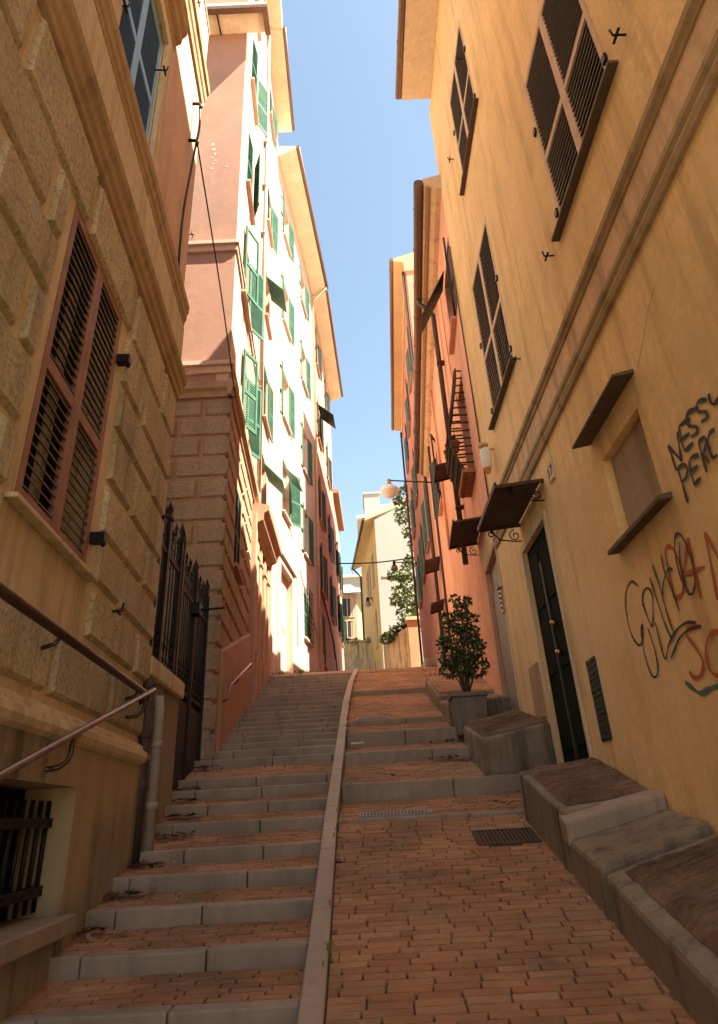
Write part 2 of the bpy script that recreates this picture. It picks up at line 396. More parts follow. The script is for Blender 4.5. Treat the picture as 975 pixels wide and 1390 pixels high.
def smooth_line(pts, k=6):
    out = []
    P = [pts[0]] + list(pts) + [pts[-1]]
    for i in range(1, len(P) - 2):
        for j in range(k):
            t = j / k; a, b, c, d = (Vector(q) for q in P[i - 1:i + 3])
            out.append(.5 * ((2 * b) + (c - a) * t + (2 * a - 5 * b + 4 * c - d) * t * t + (3 * b - a - 3 * c + d) * t ** 3))
    out.append(Vector(P[-2])); return out
# ---------------------------------------------------------------- ground, stairs, ramp
def zk(y):
    if y < 6.45: return -1.74 + .27 * y
    if y < 16.7: return .318 * (y - 6.45) + .0015
    return 3.261 + .165 * (y - 16.7)
KX = [(-6, -.17), (4, -.25), (6.5, -.29), (12, -.275), (14.5, -.22), (16.7, -.1)]   # right edge of the kerb
def kx(y):
    for (a, p), (b, q) in zip(KX, KX[1:]):
        if y <= b: return lp(p, q, max(0, (y - a) / (b - a)))
    return KX[-1][1]
g = MB(); ys = [-300, -40, -8, 2, 4, 6.45, 9, 12, 16.7, 25, 40, 60, 110, 400, 1500]
gz = lambda y: zk(max(-8, min(y, 110))) - .32 - (0 if y < 18 else -.16)
for a, e in zip(ys, ys[1:]): g.face([(-900, a, gz(a)), (900, a, gz(a)), (900, e, gz(e)), (-900, e, gz(e))])
struct(g.build('ground', 'ground'))
TOPS = [4.27, 4.82, 5.35, 5.87, 6.53, 7.02, 7.48, 7.86, 8.67, 9.09, 9.45, 9.83, 10.14, 10.50, 10.88, 11.24, 11.59, 12.04, 12.49, 12.98, 13.41, 13.88, 14.29, 14.72, 15.2, 15.7, 16.2]
TOPS = [-.4, .2, .8, 1.4, 2.0, 2.6, 3.16, 3.72] + TOPS
def leftx(y): return -1.60 - .07 * min(y, 30) - (.55 if y > 12 else 0)
def bricks(b, x0, x1, ya, yb, zf, rh=.062, bl=.215, jit=.0035, gap=.0055, m=0, rise=.0):
    """rows of thin bricks laid across the slope on a slightly lower bed"""
    n = max(1, round((yb - ya) / rh)); h = (yb - ya) / n
    for r in range(n):
        y0, y1 = ya + r * h, ya + (r + 1) * h; xa, xb = x0(y0), x1(y0)
        x = xa - random.random() * bl
        while x < xb:
            w = bl * random.uniform(.93, 1.05); p, q = max(x, xa), min(x + w - gap, xb); x += w
            if q - p < .03: continue
            j = random.uniform(-jit, jit) + rise; t1 = random.uniform(-jit, jit) * .7; e = .004
            c, d = y0 + gap * .5, y1 - gap * .5; zb = -.02
            sk = random.uniform(-.003, .003)
            b.hexa([(p, c, zf(c) + zb), (q, c + sk, zf(c) + zb), (q, d + sk, zf(d) + zb), (p, d, zf(d) + zb),
                    (p + e, c + e, zf(c) + j), (q - e, c + e + sk, zf(c) + j + t1), (q - e, d - e + sk, zf(d) + j + t1), (p + e, d - e, zf(d) + j)], m, random.random() * .98 + .01, skip=(0,))
st = bpy.data.objects.new('staircase', None); COL.objects.link(st); st.location = (-1.2, 4, -.7); struct(st, 'long flight of stone edged brick steps climbing between the houses')
for i, y in enumerate(TOPS):
    z = zk(y) - .012; yn = TOPS[i + 1] if i + 1 < len(TOPS) else 17.6
    h = (.10 if y < 8 else .115); zn = (zk(yn) - .012 - h) if i + 1 < len(TOPS) else zk(17.6)
    b = MB(); x = leftx(y) - .25; xe = kx(y) - .115; edges = [x]
    while edges[-1] < xe - .75: edges.append(edges[-1] + random.uniform(.5, .85))
    edges.append(xe)
    for p, q in zip(edges, edges[1:]):
        dz = random.uniform(-.004, .004); dy = random.uniform(-.004, .004)
        b.box(W, p + .003, q - .003, y + dy, y + .13, z - h - .2, z + dz)
    so = b.build('step', 'stone', st, bevel=.012)
    t = MB(); f = lambda yy, y=y, z=z, yn=yn, zn=zn: lp(z - .004, zn, (yy - y - .13) / max(.01, yn - y - .13))
    t.face([(x, y + .12, f(y + .12) - .013), (xe, y + .12, f(y + .12) - .013), (xe, yn + .05, f(yn + .05) - .013), (x, yn + .05, f(yn + .05) - .013)], 1)
    bricks(t, lambda yy: x, lambda yy: kx(yy) - .115, y + .134, yn - .002, f, rh=.06)
    t.build('brick_tread', ['brick', 'bed'], so)
# kerb
kb = MB(); yy = -1.0
while yy < 16.6:
    y2 = min(yy + random.uniform(.9, 1.3), 16.7); n = 3
    for j in range(n):
        a, e = lp(yy, y2 - .006, j / n), lp(yy, y2 - .006, (j + 1) / n)
        pr = lambda t, x, dz: (kx(t) + x, t, zk(t) + dz)
        kb.hexa([pr(a, -.115, -.4), pr(a, 0, -.4), pr(e, 0, -.4), pr(e, -.115, -.4), pr(a, -.115, .012), pr(a, 0, .012), pr(e, 0, .012), pr(e, -.115, .012)], 0, 0, skip=(2,) * (j > 0) + (4,) * (j < n - 1))
    yy = y2
struct(kb.build('kerb', 'kerb', bevel=.01), 'pale stone kerb dividing the steps from the ramp')
# ramp: brick fields and stone risers
RS = [(6.36, .028), (7.38, .17), (8.62, .135), (9.70, .19), (10.49, .08), (13.28, .10), (16.0, .02)]
rp = bpy.data.objects.new('ramp', None); COL.objects.link(rp); rp.location = (.7, 5, -.4); struct(rp, 'red brick ramp with stone cross steps beside the staircase')
xr = lambda y: 2.06 + (0 if y < 9 else .06 * (y - 9))
prev_y, prev_z = -1.0, zk(-1.0)
for k, (y, h) in enumerate(RS + [(17.6, 0)]):
    ztop = zk(y) - .006; zend = ztop - h
    f = lambda t, a=prev_y, za=prev_z, e=y, ze=zend: lp(za, ze, (t - a) / (e - a))
    b = MB(); x0 = lambda t: kx(t) + .004
    b.face([(x0(prev_y), prev_y, f(prev_y) - .014), (xr(prev_y), prev_y, f(prev_y) - .014), (xr(y), y + .03, f(y) - .014), (x0(y), y + .03, f(y) - .014)], 1)
    bricks(b, x0, xr, prev_y + .003, y - .003, f, rh=.060, bl=.225, jit=.004)
    b.build('brick_paving', ['brick', 'bed'], rp)
    if k < len(RS):
        s = MB(); x = x0(y); d = .16 if h > .05 else .07; xe = xr(y)
        while x < xe - .01:
            q = x + random.uniform(.75, 1.15); q = xe if q > xe - .4 else q
            dz = random.uniform(-.003, .004); s.box(W, x + .002, q - .003, y, y + d, ztop - h - .15, ztop + .004 + dz); x = q
        s.build('stone_step' if h > .05 else 'stone_strip', 'stone', rp, bevel=.012)
        prev_y, prev_z = y + d, ztop
# ================================================================= LEFT: tan rusticated house
L1 = Facade((-1.51 + .07 * 3, -3.0), (-1.51 - .07 * 5.88, 5.88), (1, 0)); T1 = L1.T; SE = L1.L
tan = thing('house', 'tan house with rough plaster blocks and brown shuttered window beside the stair handrail', 'house', (-2.6, 2, -1.2))
wa, wb = L1.at(2.93), L1.at(4.04)
wz0, wz1 = 1.50, 3.66
ba, bb = L1.at(2.55), L1.at(4.33); bz0, bz1 = -.42, .235
ua, ub = L1.at(2.9), L1.at(4.05); uz0, uz1 = 5.62, 7.45
wall(tan, L1, 0, SE, .46, 11.0, [(wa, wb, wz0, wz1), (ua, ub, uz0, uz1)], 'tan_smooth', back=6, depth=.2)
sc = MB()
for a, e, c, d in rects_minus(0, SE + .03, -2.6, .46, [(ba, bb, bz0, bz1)]): sc.face([T1(a, .05, c), T1(e, .05, c), T1(e, .05, d), T1(a, .05, d)])
for q in (((ba, bz0), (bb, bz0)), ((bb, bz0), (bb, bz1)), ((bb, bz1), (ba, bz1)), ((ba, bz1), (ba, bz0))):
    (p1, q1), (p2, q2) = q; sc.face([T1(p1, .05, q1), T1(p2, .05, q2), T1(p2, -.3, q2), T1(p1, -.3, q1)])
sc.face([T1(SE + .03, .05, -2.6), T1(SE + .03, -6, -2.6), T1(SE + .03, -6, .46), T1(SE + .03, .05, .46)]); sc.face([T1(0, .05, .46), T1(SE + .03, .05, .46), T1(SE + .03, -.02, .46), T1(0, -.02, .46)])
sc.build('base_wall', 'socle', tan)
mould(tan, L1, 0, SE + .04, [(-.01, .455), (.055, .455), (.085, .475), (.10, .51), (.09, .55), (.06, .57), (.05, .60), (-.01, .64)], 'tan_smooth', 'base_moulding')
ZS = [.66, 1.10, 1.475, 1.84, 2.25, 2.70, 3.12, 3.62, 4.17]
rustic(tan, L1, 0, SE, ZS, [(wa - .10, wb + .12, 1.40, 3.64)], 'tan_rough', blen=1.12, joint=.035, proud=.036, bev=.028, vj=.075, c0=-.0, c1=.0)
# corner return of the rustic blocks on the far end wall
L1e = Facade(tuple(T1(SE, 0, 0)[:2]), tuple(T1(SE, -6, 0)[:2]), (0, 1))
rustic(tan, L1e, 0, 5.5, ZS, [], 'tan_rough', blen=1.12, joint=.035, proud=.036, bev=.028, vj=.075)
def cornice_set(e):
    mould(tan, L1, 0, e, [(-.01, 4.17), (.05, 4.18), (.055, 4.24), (.08, 4.26), (.085, 4.34), (.115, 4.37), (.125, 4.43), (.02, 4.46), (-.01, 4.46)], 'mould', 'lower_cornice')
    mould(tan, L1, 0, e - .05, [(-.01, 4.462), (.045, 4.462), (.045, 5.14), (-.01, 5.14)], 'tan_smooth', 'frieze_band')
    mould(tan, L1, 0, e - .09, [(-.01, 5.142), (.05, 5.142), (.055, 5.2), (.07, 5.22), (.075, 5.30), (.09, 5.33), (.095, 5.42), (.02, 5.46), (-.01, 5.46)], 'mould', 'sill_course')
cornice_set(SE + .09)
up_w = MB()
for a, e, c, d in rects_minus(0, SE, 5.44, 10.99, [(ua - .0, ub + .0, uz0, uz1)]): up_w.face([T1(a, .006, c), T1(e, .006, c), T1(e, .006, d), T1(a, .006, d)])
up_w.build('upper_wall', 'salmon_up', tan)
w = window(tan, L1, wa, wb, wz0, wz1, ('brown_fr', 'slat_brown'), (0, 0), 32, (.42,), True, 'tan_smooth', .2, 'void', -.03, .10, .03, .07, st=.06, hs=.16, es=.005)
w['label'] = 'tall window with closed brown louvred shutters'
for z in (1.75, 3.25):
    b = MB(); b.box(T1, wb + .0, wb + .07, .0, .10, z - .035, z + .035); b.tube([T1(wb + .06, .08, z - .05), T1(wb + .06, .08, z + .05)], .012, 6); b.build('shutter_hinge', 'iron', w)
w = window(tan, L1, ua, ub, uz0, uz1, ('sky_sheen_fr', 'slat_sky'), (0, 0), 40, (.40,), False, 'tan_smooth', .2, 'void', -.05, st=.06, hs=.2, es=.005)
w['label'] = 'upper window with louvred shutters, blue sky sheen put into their colour'
fr = MB()
for a, e, c, d in ((ua - .21, ua, 5.46, uz1 + .2), (ub, ub + .21, 5.46, uz1 + .2), (ua, ub, uz1, uz1 + .2)): fr.box(T1, a, e, .005, .055, c, d)
fr.build('window_surround', 'tan_smooth', tan, bevel=.008)
mould(tan, L1, ua - .25, ub + .2, [(.0, uz1 + .2), (.06, uz1 + .2), (.07, uz1 + .32), (.12, uz1 + .36), (.13, uz1 + .46), (.17, uz1 + .52), (.18, uz1 + .62), (.0, uz1 + .68)], 'mould', 'window_hood')
mould(tan, L1, 0, SE - .05, [(.0, 9.1), (.04, 9.1), (.05, 9.2), (.07, 9.24), (.08, 9.36), (.11, 9.4), (.12, 9.5), (.0, 9.56)], 'mould', 'upper_string_course')
mould(tan, L1, -.1, SE + .02, [(-.02, 11.0), (.02, 11.0), (.02, 11.12), (-6, 11.6), (-6, 11.0)], 'tile', 'roof')
hooks(L1, tan, [(146, 830), (157, 8), (262, 3), (213, 95)])
# basement grille
gb = thing('window_grille', 'black iron grille of upright bars in the basement window below the handrail', 'grille', T1((ba + bb) / 2, -.1, bz0))
b = MB()
n = 15
for i in range(n):
    a = lp(ba + .03, bb - .03, i / (n - 1)); b.tube([T1(a, -.09, bz0 + .03), T1(a, -.09, bz1 - .07)], .013, 6)
b.build('bars', 'iron', gb)
for z in (bz0 + .13, bz0 + .47):
    b = MB(); b.box(T1, ba - .0, bb + .0, -.115, -.065, z - .025, z + .025)
    for i in range(n):
        a = lp(ba + .03, bb - .03, i / (n - 1)); b.box(T1, a - .008, a + .008, -.065, -.057, z - .008, z + .008)
    b.build('cross_bar', 'iron', gb)
b = MB(); b.box(T1, ba - .05, bb, -.305, -.25, bz0, bz1); b.build('basement_pane', 'void', tan)
b = MB(); b.box(T1, ba - .1, bb + .08, -.26, .12, bz0 - .09, bz0 + .004); b.build('basement_sill', 'stone', tan, bevel=.01)
# handrails
hr = thing('handrail', 'metal handrail sloping up the base of the tan house above the basement grille', 'handrail', T1(L1.at(4), .1, -.3))
e0, e1 = L1.at(1.2), L1.at(5.62)
def railz(a): return lp(.24, .985, (L1.y(a) - 3.07) / (5.5 - 3.07))
b = MB(); b.tube([T1(e0, .15, railz(e0)), T1(e1, .15, railz(e1)), T1(e1 + .08, .12, railz(e1)), T1(e1 + .1, .05, railz(e1) - .03)], .019, 10); b.build('rail', 'rail', hr)
for yy in (2.3, 3.85, 5.35):
    a = L1.at(yy); z = railz(a); b = MB()
    b.tube([T1(a, .15, z - .01), T1(a, .15, z - .09), T1(a - .02, .14, z - .14), T1(a - .04, .11, z - .17), T1(a - .06, .03, z - .18)], .014, 8)
    b.lathe(T1(a - .06, .055, z - .18), [(.035, -.004), (.035, .004)], 10); b.build('bracket', 'rail_dark', hr)
hp = thing('wall_rail', 'thick dark metal tube running level along the rough tan wall', 'rail', T1(L1.at(4), .1, .8))
b = MB(); b.tube([T1(L1.at(.5), .13, .955), T1(L1.at(5.5), .13, .955), T1(L1.at(5.62), .10, .95), T1(L1.at(5.64), .03, .93)], .027, 12); b.build('rail', 'rail_dark', hp)
for yy in (1.6, 3.5, 5.2):
    a = L1.at(yy); b = MB(); b.tube([T1(a, .13, .94), T1(a, .10, .90), T1(a, .03, .88)], .013, 8); b.build('bracket', 'rail_dark', hp)
# corner pipes
b = MB(); q = T1(SE - .02, .12, 0)
p1 = Vector((-1.80, 5.98, 0))
b.tube([p1 + Vector((-.09, .02, .93)), p1 + Vector((-.06, .015, 1.0)), p1 + Vector((-.01, 0, 1.0)), p1 + Vector((0, 0, .92)), p1 + Vector((0, 0, -.22))], .046, 12)
for z in (.62, .15): b.lathe(p1 + Vector((0, 0, z)), [(.047, -.03), (.056, -.025), (.056, .025), (.047, .03)], 12)
tag(b.build('drainpipe', 'pipe'), 'pale grey drainpipe with bent top standing at the corner of the tan house', 'pipe')
p2 = Vector((-1.87, 5.87, 0)); b = MB(); b.tube([p2 + Vector((0, 0, 1.15)), p2 + Vector((0, 0, -.25))], .05, 12)
for z in (1.1, .7, .3): b.lathe(p2 + Vector((0, 0, z)), [(.05, -.04), (.062, -.03), (.062, .03), (.05, .04)], 12)
tag(b.build('drainpipe', 'pipe_dark'), 'black drainpipe in the corner tight beside the pale grey pipe', 'pipe')
# ---------------------------------------------------------------- parapet, fence, gate
FN = Facade((-1.93, 5.92), (-2.06, 9.0), (1, 0)); TF = FN.T
pw = thing('garden_wall', 'low grey-tan wall with stone coping carrying the iron fence', 'wall', TF(.7, 0, 0))
b = MB(); b.box(TF, .0, 1.34, -.22, 0, -.35, 1.20); b.build('wall', 'socle', pw)
b = MB(); b.box(TF, -.01, 1.37, -.27, .05, 1.2, 1.37); b.build('coping', 'tan_smooth', pw, bevel=.02)
def spear(b, T, a, o, z, s=1):
    p = T(a, o, z); b.lathe(p, [(.012 * s, 0), (.022 * s, .03 * s), (.010 * s, .05 * s), (.026 * s, .085 * s), (.0, .17 * s)], 6)
def ironwork(root, s0, s1, z0, ztop, step, o=-.1, scroll=True):
    b = MB(); n = max(2, round((s1 - s0) / step))
    for i in range(n + 1):
        a = lp(s0, s1, i / n); zt = ztop(a) + (.0 if i % 2 else .12)
        b.tube([TF(a, o, z0), TF(a, o, zt)], .011, 6); spear(b, TF, a, o, zt)
    b.build('pickets', 'iron', root)
    for dz in (.12, -.28):
        r = MB(); za = (lambda a: ztop(a) - .22) if dz < 0 else (lambda a: z0 + .1)
        r.hexa([TF(s0, o - .015, za(s0) - .02), TF(s1, o - .015, za(s1) - .02), TF(s1, o + .015, za(s1) - .02), TF(s0, o + .015, za(s0) - .02),
                TF(s0, o - .015, za(s0) + .02), TF(s1, o - .015, za(s1) + .02), TF(s1, o + .015, za(s1) + .02), TF(s0, o + .015, za(s0) + .02)])
        r.build('rail', 'iron_rust', root)
    for row in (lambda a: z0 + .22, lambda a: z0 + .36, lambda a: ztop(a) - .13):
        c = MB()
        for i in range(n):
            a = lp(s0, s1, (i + .5) / n); w = (s1 - s0) / n * .42
            c.tube([TF(a + w * math.cos(t), o, row(a) + w * 1.1 * math.sin(t)) for t in [k * math.pi / 5 for k in range(11)]], .007, 5)
        c.build('scroll_band', 'iron', root)
fe = thing('iron_fence', 'black wrought iron spear fence standing on the low coping wall', 'fence', TF(.7, -.1, 1.37))
ironwork(fe, .05, 1.28, 1.37, lambda a: 2.84, .125)
for a in (.02, .68, 1.30):
    b = MB(); b.box(TF, a - .03, a + .03, -.13, -.07, 1.37, 2.98); spear(b, TF, a, -.1, 2.98, 1.6); b.build('post', 'iron', fe)
ga = thing('iron_gate', 'black iron gate with solid lower panel between the fence and pink corner', 'gate', TF(2.2, -.1, .4))
b = MB(); b.box(TF, 1.40, 2.18, -.12, -.08, .35, 1.27); b.box(TF, 2.22, 2.98, -.12, -.08, .35, 1.27); b.build('lower_panel', 'iron', ga, bevel=.01)
ironwork(ga, 1.42, 2.96, 1.27, lambda a: 2.72, .11)
for a in (1.38, 2.20, 3.0):
    b = MB(); b.box(TF, a - .03, a + .03, -.14, -.06, .3, 2.85); spear(b, TF, a, -.1, 2.85, 1.6); b.build('post', 'iron', ga)
b = MB(); b.box(TF, 2.0, 2.2, -.08, .02, 2.33, 2.47); b.tube([TF(2.12, .0, 2.40), TF(2.2, .3, 2.44)], .015, 6); b.build('lock_box', 'iron', ga)
b = MB(); b.tube([TF(1.38 + .13 * math.cos(t), -.1, 3.0 + .17 * math.sin(t)) for t in [k * math.pi / 8 for k in range(17)]], .012, 6); b.build('ring_finial', 'iron', ga)
# ================================================================= LEFT: pink house
PC = (-2.02, 9.03)
L2 = Facade(PC, (-2.02 - .063 * 4.53, 13.56), (1, 0)); T2 = L2.T
L2s = Facade(PC, (-7.2, 9.03), (0, -1)); T2s = L2s.T
pk = thing('house', 'tall faded pink house on a base of rough stone-like blocks behind the iron gate', 'house', (-4, 11, .8))
# front facade (towards the stairs)
H2 = [(1.4, 2.4, 6.66, 8.45), (1.0, 2.1, 9.6, 11.5), (1.0, 2.1, 12.9, 14.8), (1.0, 2.1, 16.7, 18.7), (1.0, 2.1, 20.6, 22.6)]
HL = [(1.3, 2.15, 3.85, 5.35)]
wall(pk, L2, 0, L2.L, 0, 25.6, H2 + HL, 'peach', back=6, depth=.18, ends=(0, 1))
sd = MB(); HS = [(1.16, 2.1, 9.95, 11.75), (1.16, 2.1, 13.3, 15.0)]
for a, e, c, d in rects_minus(0, 5.2, 0, 25.6, HS): sd.face([T2s(a, 0, c), T2s(e, 0, c), T2s(e, 0, d), T2s(a, 0, d)])
for a, e, c, d in HS:
    for q in (((a, c), (e, c)), ((e, c), (e, d)), ((e, d), (a, d)), ((a, d), (a, c))):
        (x1, q1), (x2, q2) = q; sd.face([T2s(x1, 0, q1), T2s(x2, 0, q2), T2s(x2, -.2, q2), T2s(x1, -.2, q1)])
sd.build('side_wall', 'pink', pk)
for h in HS:
    window(pk, L2s, *h[:4], mats=('teal_sh', 'teal_sh'), ang=(88, 165), slats=24, depth=.2)
Z2 = [.3 + .3745 * k for k in range(17)]; Z2 = [z for z in Z2 if z < 6.3]
zt2 = Z2[-1]
rb = MB(); rb.box(T2, -.0, L2.L, .002, .02, 0, zt2 + .02); 
rustic(pk, L2s, 0, 5.2, Z2, [], 'boss_pink', blen=.78, joint=.04, proud=.042, bev=.04, vj=.03, c0=-.06)
HL2 = [(1.22, 2.23, 3.75, 5.4)]
rustic(pk, L2, 0, L2.L - .75, Z2, HL2, 'boss_pink', blen=1.1, joint=.04, proud=.042, bev=.04, vj=.03, c0=-.06)
bw = MB()
for a, e, c, d in rects_minus(0, L2.L, 0, zt2, HL): bw.face([T2(a, .008, c), T2(e, .008, c), T2(e, .008, d), T2(a, .008, d)])
for a, e, c, d in [(0, 5.2, 0, zt2)]: bw.face([T2s(a, .008, c), T2s(e, .008, c), T2s(e, .008, d), T2s(a, .008, d)])
bw.build('base_wall', 'boss_base', pk)
w = window(pk, L2, *HL[0], mats=('dgreen_sh', 'dgreen_sh'), ang=(0, 0), slats=26, depth=.18, sillmat='boss_base', oh=-.02)
# sloped plinth along the stairs
pl = MB(); zz = lambda a: zk(L2.y(a)) + 1.25
pl.hexa([T2(.22, .0, -.3), T2(L2.L - .8, 0, -.3), T2(L2.L - .8, .085, -.3), T2(.22, .085, -.3), T2(.22, 0, zz(.22) + .05), T2(L2.L - .8, 0, zz(L2.L - .8) + .05), T2(L2.L - .8, .085, zz(L2.L - .8)), T2(.22, .085, zz(.22))])
pl.build('plinth', 'boss_base', pk)
mould(pk, L2s, -.12, 5.2, [(0, zt2), (.07, zt2), (.08, zt2 + .1), (.14, zt2 + .14), (.15, zt2 + .26), (.0, zt2 + .34)], 'boss_base', 'base_cornice')
mould(pk, L2, -.15, L2.L, [(0, zt2), (.07, zt2), (.08, zt2 + .1), (.14, zt2 + .14), (.15, zt2 + .26), (.0, zt2 + .34)], 'boss_base', 'base_cornice')
for z in (7.0, 9.86):
    b = MB(); b.box(T2s, -.05, 5.2, 0, .10, z - .06, z + .03); b.box(T2s, -.02, 5.2, 0, .05, z - .2, z - .061); b.build('string_course', 'peach', pk, bevel=.008)
    b = MB(); b.box(T2, -.1, L2.L, 0, .07, z - .06, z + .03); b.box(T2, -.05, L2.L, 0, .04, z - .2, z - .061); b.build('string_course', 'peach', pk, bevel=.008)
pp = MB()
for u, v, w_, h_ in ((289, 196, .05, .09), (291, 203, .06, .05), (292, 209, .03, .07), (288, 214, .035, .03), (293, 218, .05, .02), (288, 229, .03, .04), (290, 222, .02, .03), (308, 226, .04, .02)):
    a, z = L2s.px(u, v); pp.face([T2s(a + w_ * random.uniform(.5, 1) * math.cos(t), .004, z + h_ * random.uniform(.4, 1) * math.sin(t)) for t in [k * .785 for k in range(8)]][::-1])
pp.build('peeled_paint', 'plate', pk)
qc = MB(); qc.box(T2s, -.003, .22, 0, .012, 6.5, 6.9); qc.build('corner_strip', 'peach', pk)
for h, an in zip(H2, ((28, 150), (24, 150), (6, 20), (10, 150), (0, 0))): window(pk, L2, *h, ang=an, slats=30, depth=.18, sillmat='peach')
mould(pk, L2, -.3, L2.L + .0, [(0, 25.6), (.55, 25.6), (.57, 25.75), (-6, 27), (-6, 25.6)], 'soffit', 'eave')
b = MB(); b.box(T2s, -.55, 5.3, .003, .60, 16.9, 17.06); b.build('side_roof', 'soffit', pk)
b = MB(); b.box(T2s, -.58, 5.3, .50, .63, 16.78, 16.899); b.box(T2s, -.58, -.45, .003, .499, 16.78, 16.899); b.build('side_roof_edge', 'copper', pk)
for zb in (16.2,):
    b = MB(); b.tube([T2s(.62, .02, 16.86), T2s(.62, .5, 16.84)], .02, 6); b.build('eave_bracket', 'iron', pk)
b = MB(); pa = L2.L - .12
b.tube([T2(pa, .10, 25.5), T2(pa, .10, 6.7)], .055, 10)
for z in (8, 9.6, 11.4, 13.2, 15, 17, 19, 21): b.box(T2, pa - .12, pa + .12, .0, .12, z - .015, z + .015)
b.build('downpipe', 'pipe', pk)
hooks(L2s, pk, [(267, 172), (262, 322)])
# pilaster at the far end
b = MB(); b.box(T2, L2.L - .62, L2.L - .3, .0, .13, 1.5, 6.0); b.box(T2, L2.L - .66, L2.L - .26, .0, .17, 1.5, 2.6); b.build('pilaster', 'boss_base', pk, bevel=.01)
# short handrail on the pink house plinth
h2 = thing('handrail', 'short curved handrail on the pink house plinth further up the stairs', 'handrail', T2(1.6, .1, 1.5))
b = MB(); a0, a1 = .3, 2.9; fz = lambda a: zk(L2.y(a)) + .78
b.tube([T2(a0, .09, fz(a0) - .22), T2(a0 - .02, .17, fz(a0) - .18), T2(a0, .19, fz(a0)), T2(a1, .19, fz(a1)), T2(a1 + .04, .16, fz(a1) - .08), T2(a1 + .02, .08, fz(a1) - .1)], .019, 8); b.build('rail', 'rail', h2)
b = MB(); am = 1.25; b.tube([T2(am, .19, fz(am)), T2(am, .16, fz(am) - .1), T2(am, .08, fz(am) - .12)], .014, 6); b.build('bracket', 'rail_dark', h2)
# ================================================================= LEFT: peach house section
E2 = T2(L2.L, 0, 0)
L3 = Facade((E2.x, E2.y), (-2.38, 17.4), (1, 0)); T3 = L3.T
pe = thing('house', 'narrow peach house with tall roof between the pink house and cream house', 'house', (-3, 15.5, 2.7))
H3 = [(1.1, 2.1, z0, z1) for z0, z1 in ((6.9, 8.5), (9.6, 11.4), (13.1, 14.9), (17.0, 18.8), (22.4, 24.2))]
wall(pe, L3, 0, L3.L, 0, 25.6, H3, 'peach', back=6, depth=.18)
for h, an in zip(H3, ((None, None), (0, 172), (None, None), (0, 162), (0, 172))): window(pe, L3, *h, ang=an, slats=22, depth=.18, sillmat='peach')
for k in (0, 2): raised(pe, L3, H3[k], w=.5, dz=.55)
mould(pe, L3, 0, L3.L + .2, [(0, 25.6), (.55, 25.6), (.57, 25.75), (-6, 27), (-6, 25.6)], 'soffit', 'eave')
b = MB(); b.tube([T3(0, .6, 25.72), T3(L3.L + .2, .6, 25.72)], .08, 8); b.build('gutter', 'copper', pe)
for a in (.05, .6, 1.35, 1.95):
    b = MB(); b.box(T3, a, a + .26, 0, .10, 1.8, 5.65); b.box(T3, a - .03, a + .29, 0, .13, 1.8, 3.1); b.box(T3, a - .03, a + .29, 0, .13, 5.2, 5.3); b.build('pilaster', 'boss_base', pe, bevel=.01)
b = MB(); b.box(T3, .87, 1.34, .01, .03, 2.2, 5.6); b.build('portal_door', 'door_grey', pe)
mould(pe, L3, -.5, 2.3, [(0, 5.66), (.14, 5.66), (.16, 5.8), (.28, 5.86), (.30, 6.02), (.40, 6.08), (.42, 6.2), (.0, 6.3)], 'boss_base', 'portal_cornice')
b = MB(); b.box(T3, 2.9, 3.3, 0, .08, 2.2, 6.9); b.build('pilaster', 'peach', pe, bevel=.01)
# ================================================================= LEFT: cream house
L4 = Facade((-2.38, 17.4), (-1.67, 25.3), (1, 0)); T4 = L4.T
wh = thing('house', 'sunlit cream house with green shutters and white door surround at the stair top', 'house', (-3.6, 21, 3.2))
sA0, sA1 = L4.px(384, 356)[0], L4.px(396, 392)[0]
sB0, sB1 = L4.px(409, 462)[0], L4.px(416.5, 492)[0]
rows = [(20.7, 22.6), (16.3, 18.3), (12.1, 14.1), (8.6, 10.5)]
H4 = [(a, e, z0, z1) for (a, e) in ((1.15, 2.25), (4.95, 6.05)) for z0, z1 in rows]
dz0 = 3.0; HD = [(.8, 2.6, dz0, 6.75)]; HG = [(4.85, 6.15, 5.5, 7.4)]
wall(wh, L4, 0, L4.L, 1.5, 24.0, H4 + HD + HG, 'white', back=6, depth=.2)
for i, h in enumerate(H4):
    an = (172, 172) if i not in (3,) else (None, 150)
    window(wh, L4, *h, ang=an, slats=22, depth=.2, pane='curtain', sillmat='white')
raised(wh, L4, H4[3], w=.45, dz=.5)
fr = MB()
for a, e, c, d in ((.55, .8, dz0, 6.95), (2.6, 2.85, dz0, 6.95), (.8, 2.6, 6.75, 6.95)): fr.box(T4, a, e, .0, .06, c, d)
fr.box(T4, .5, 2.95, 0, .14, 6.96, 7.06); fr.build('door_surround', 'white', wh, bevel=.01)
b = MB(); b.box(T4, .81, 2.59, -.195, -.15, dz0, 6.74); b.box(T4, .9, 1.63, -.15, -.13, 3.6, 4.9); b.box(T4, 1.77, 2.5, -.15, -.13, 3.6, 4.9); b.box(T4, .9, 1.63, -.15, -.13, 5.05, 6.5); b.box(T4, 1.77, 2.5, -.15, -.13, 5.05, 6.5); b.build('door', 'frame_pale', wh, bevel=.01)
b = MB(); a, z = L4.px(387, 843, -.1); b.box(T4, 1.1, 1.6, -.125, -.08, 4.75, 5.2); b.build('letter_box', 'pipe', wh)
window(wh, L4, *HG[0], ang=(0, 0), slats=26, depth=.2, sillmat='white')
b = MB()
for k in range(9): b.tube([T4(HG[0][0] - .05, .1, 5.55 + k * .225), T4(HG[0][1] + .05, .1, 5.55 + k * .225)], .012, 5)
for k in range(5): b.tube([T4(lp(HG[0][0], HG[0][1], k / 4), .1, 5.5), T4(lp(HG[0][0], HG[0][1], k / 4), .1, 7.4)], .012, 5)
b.build('window_bars', 'dgreen_sh', wh)
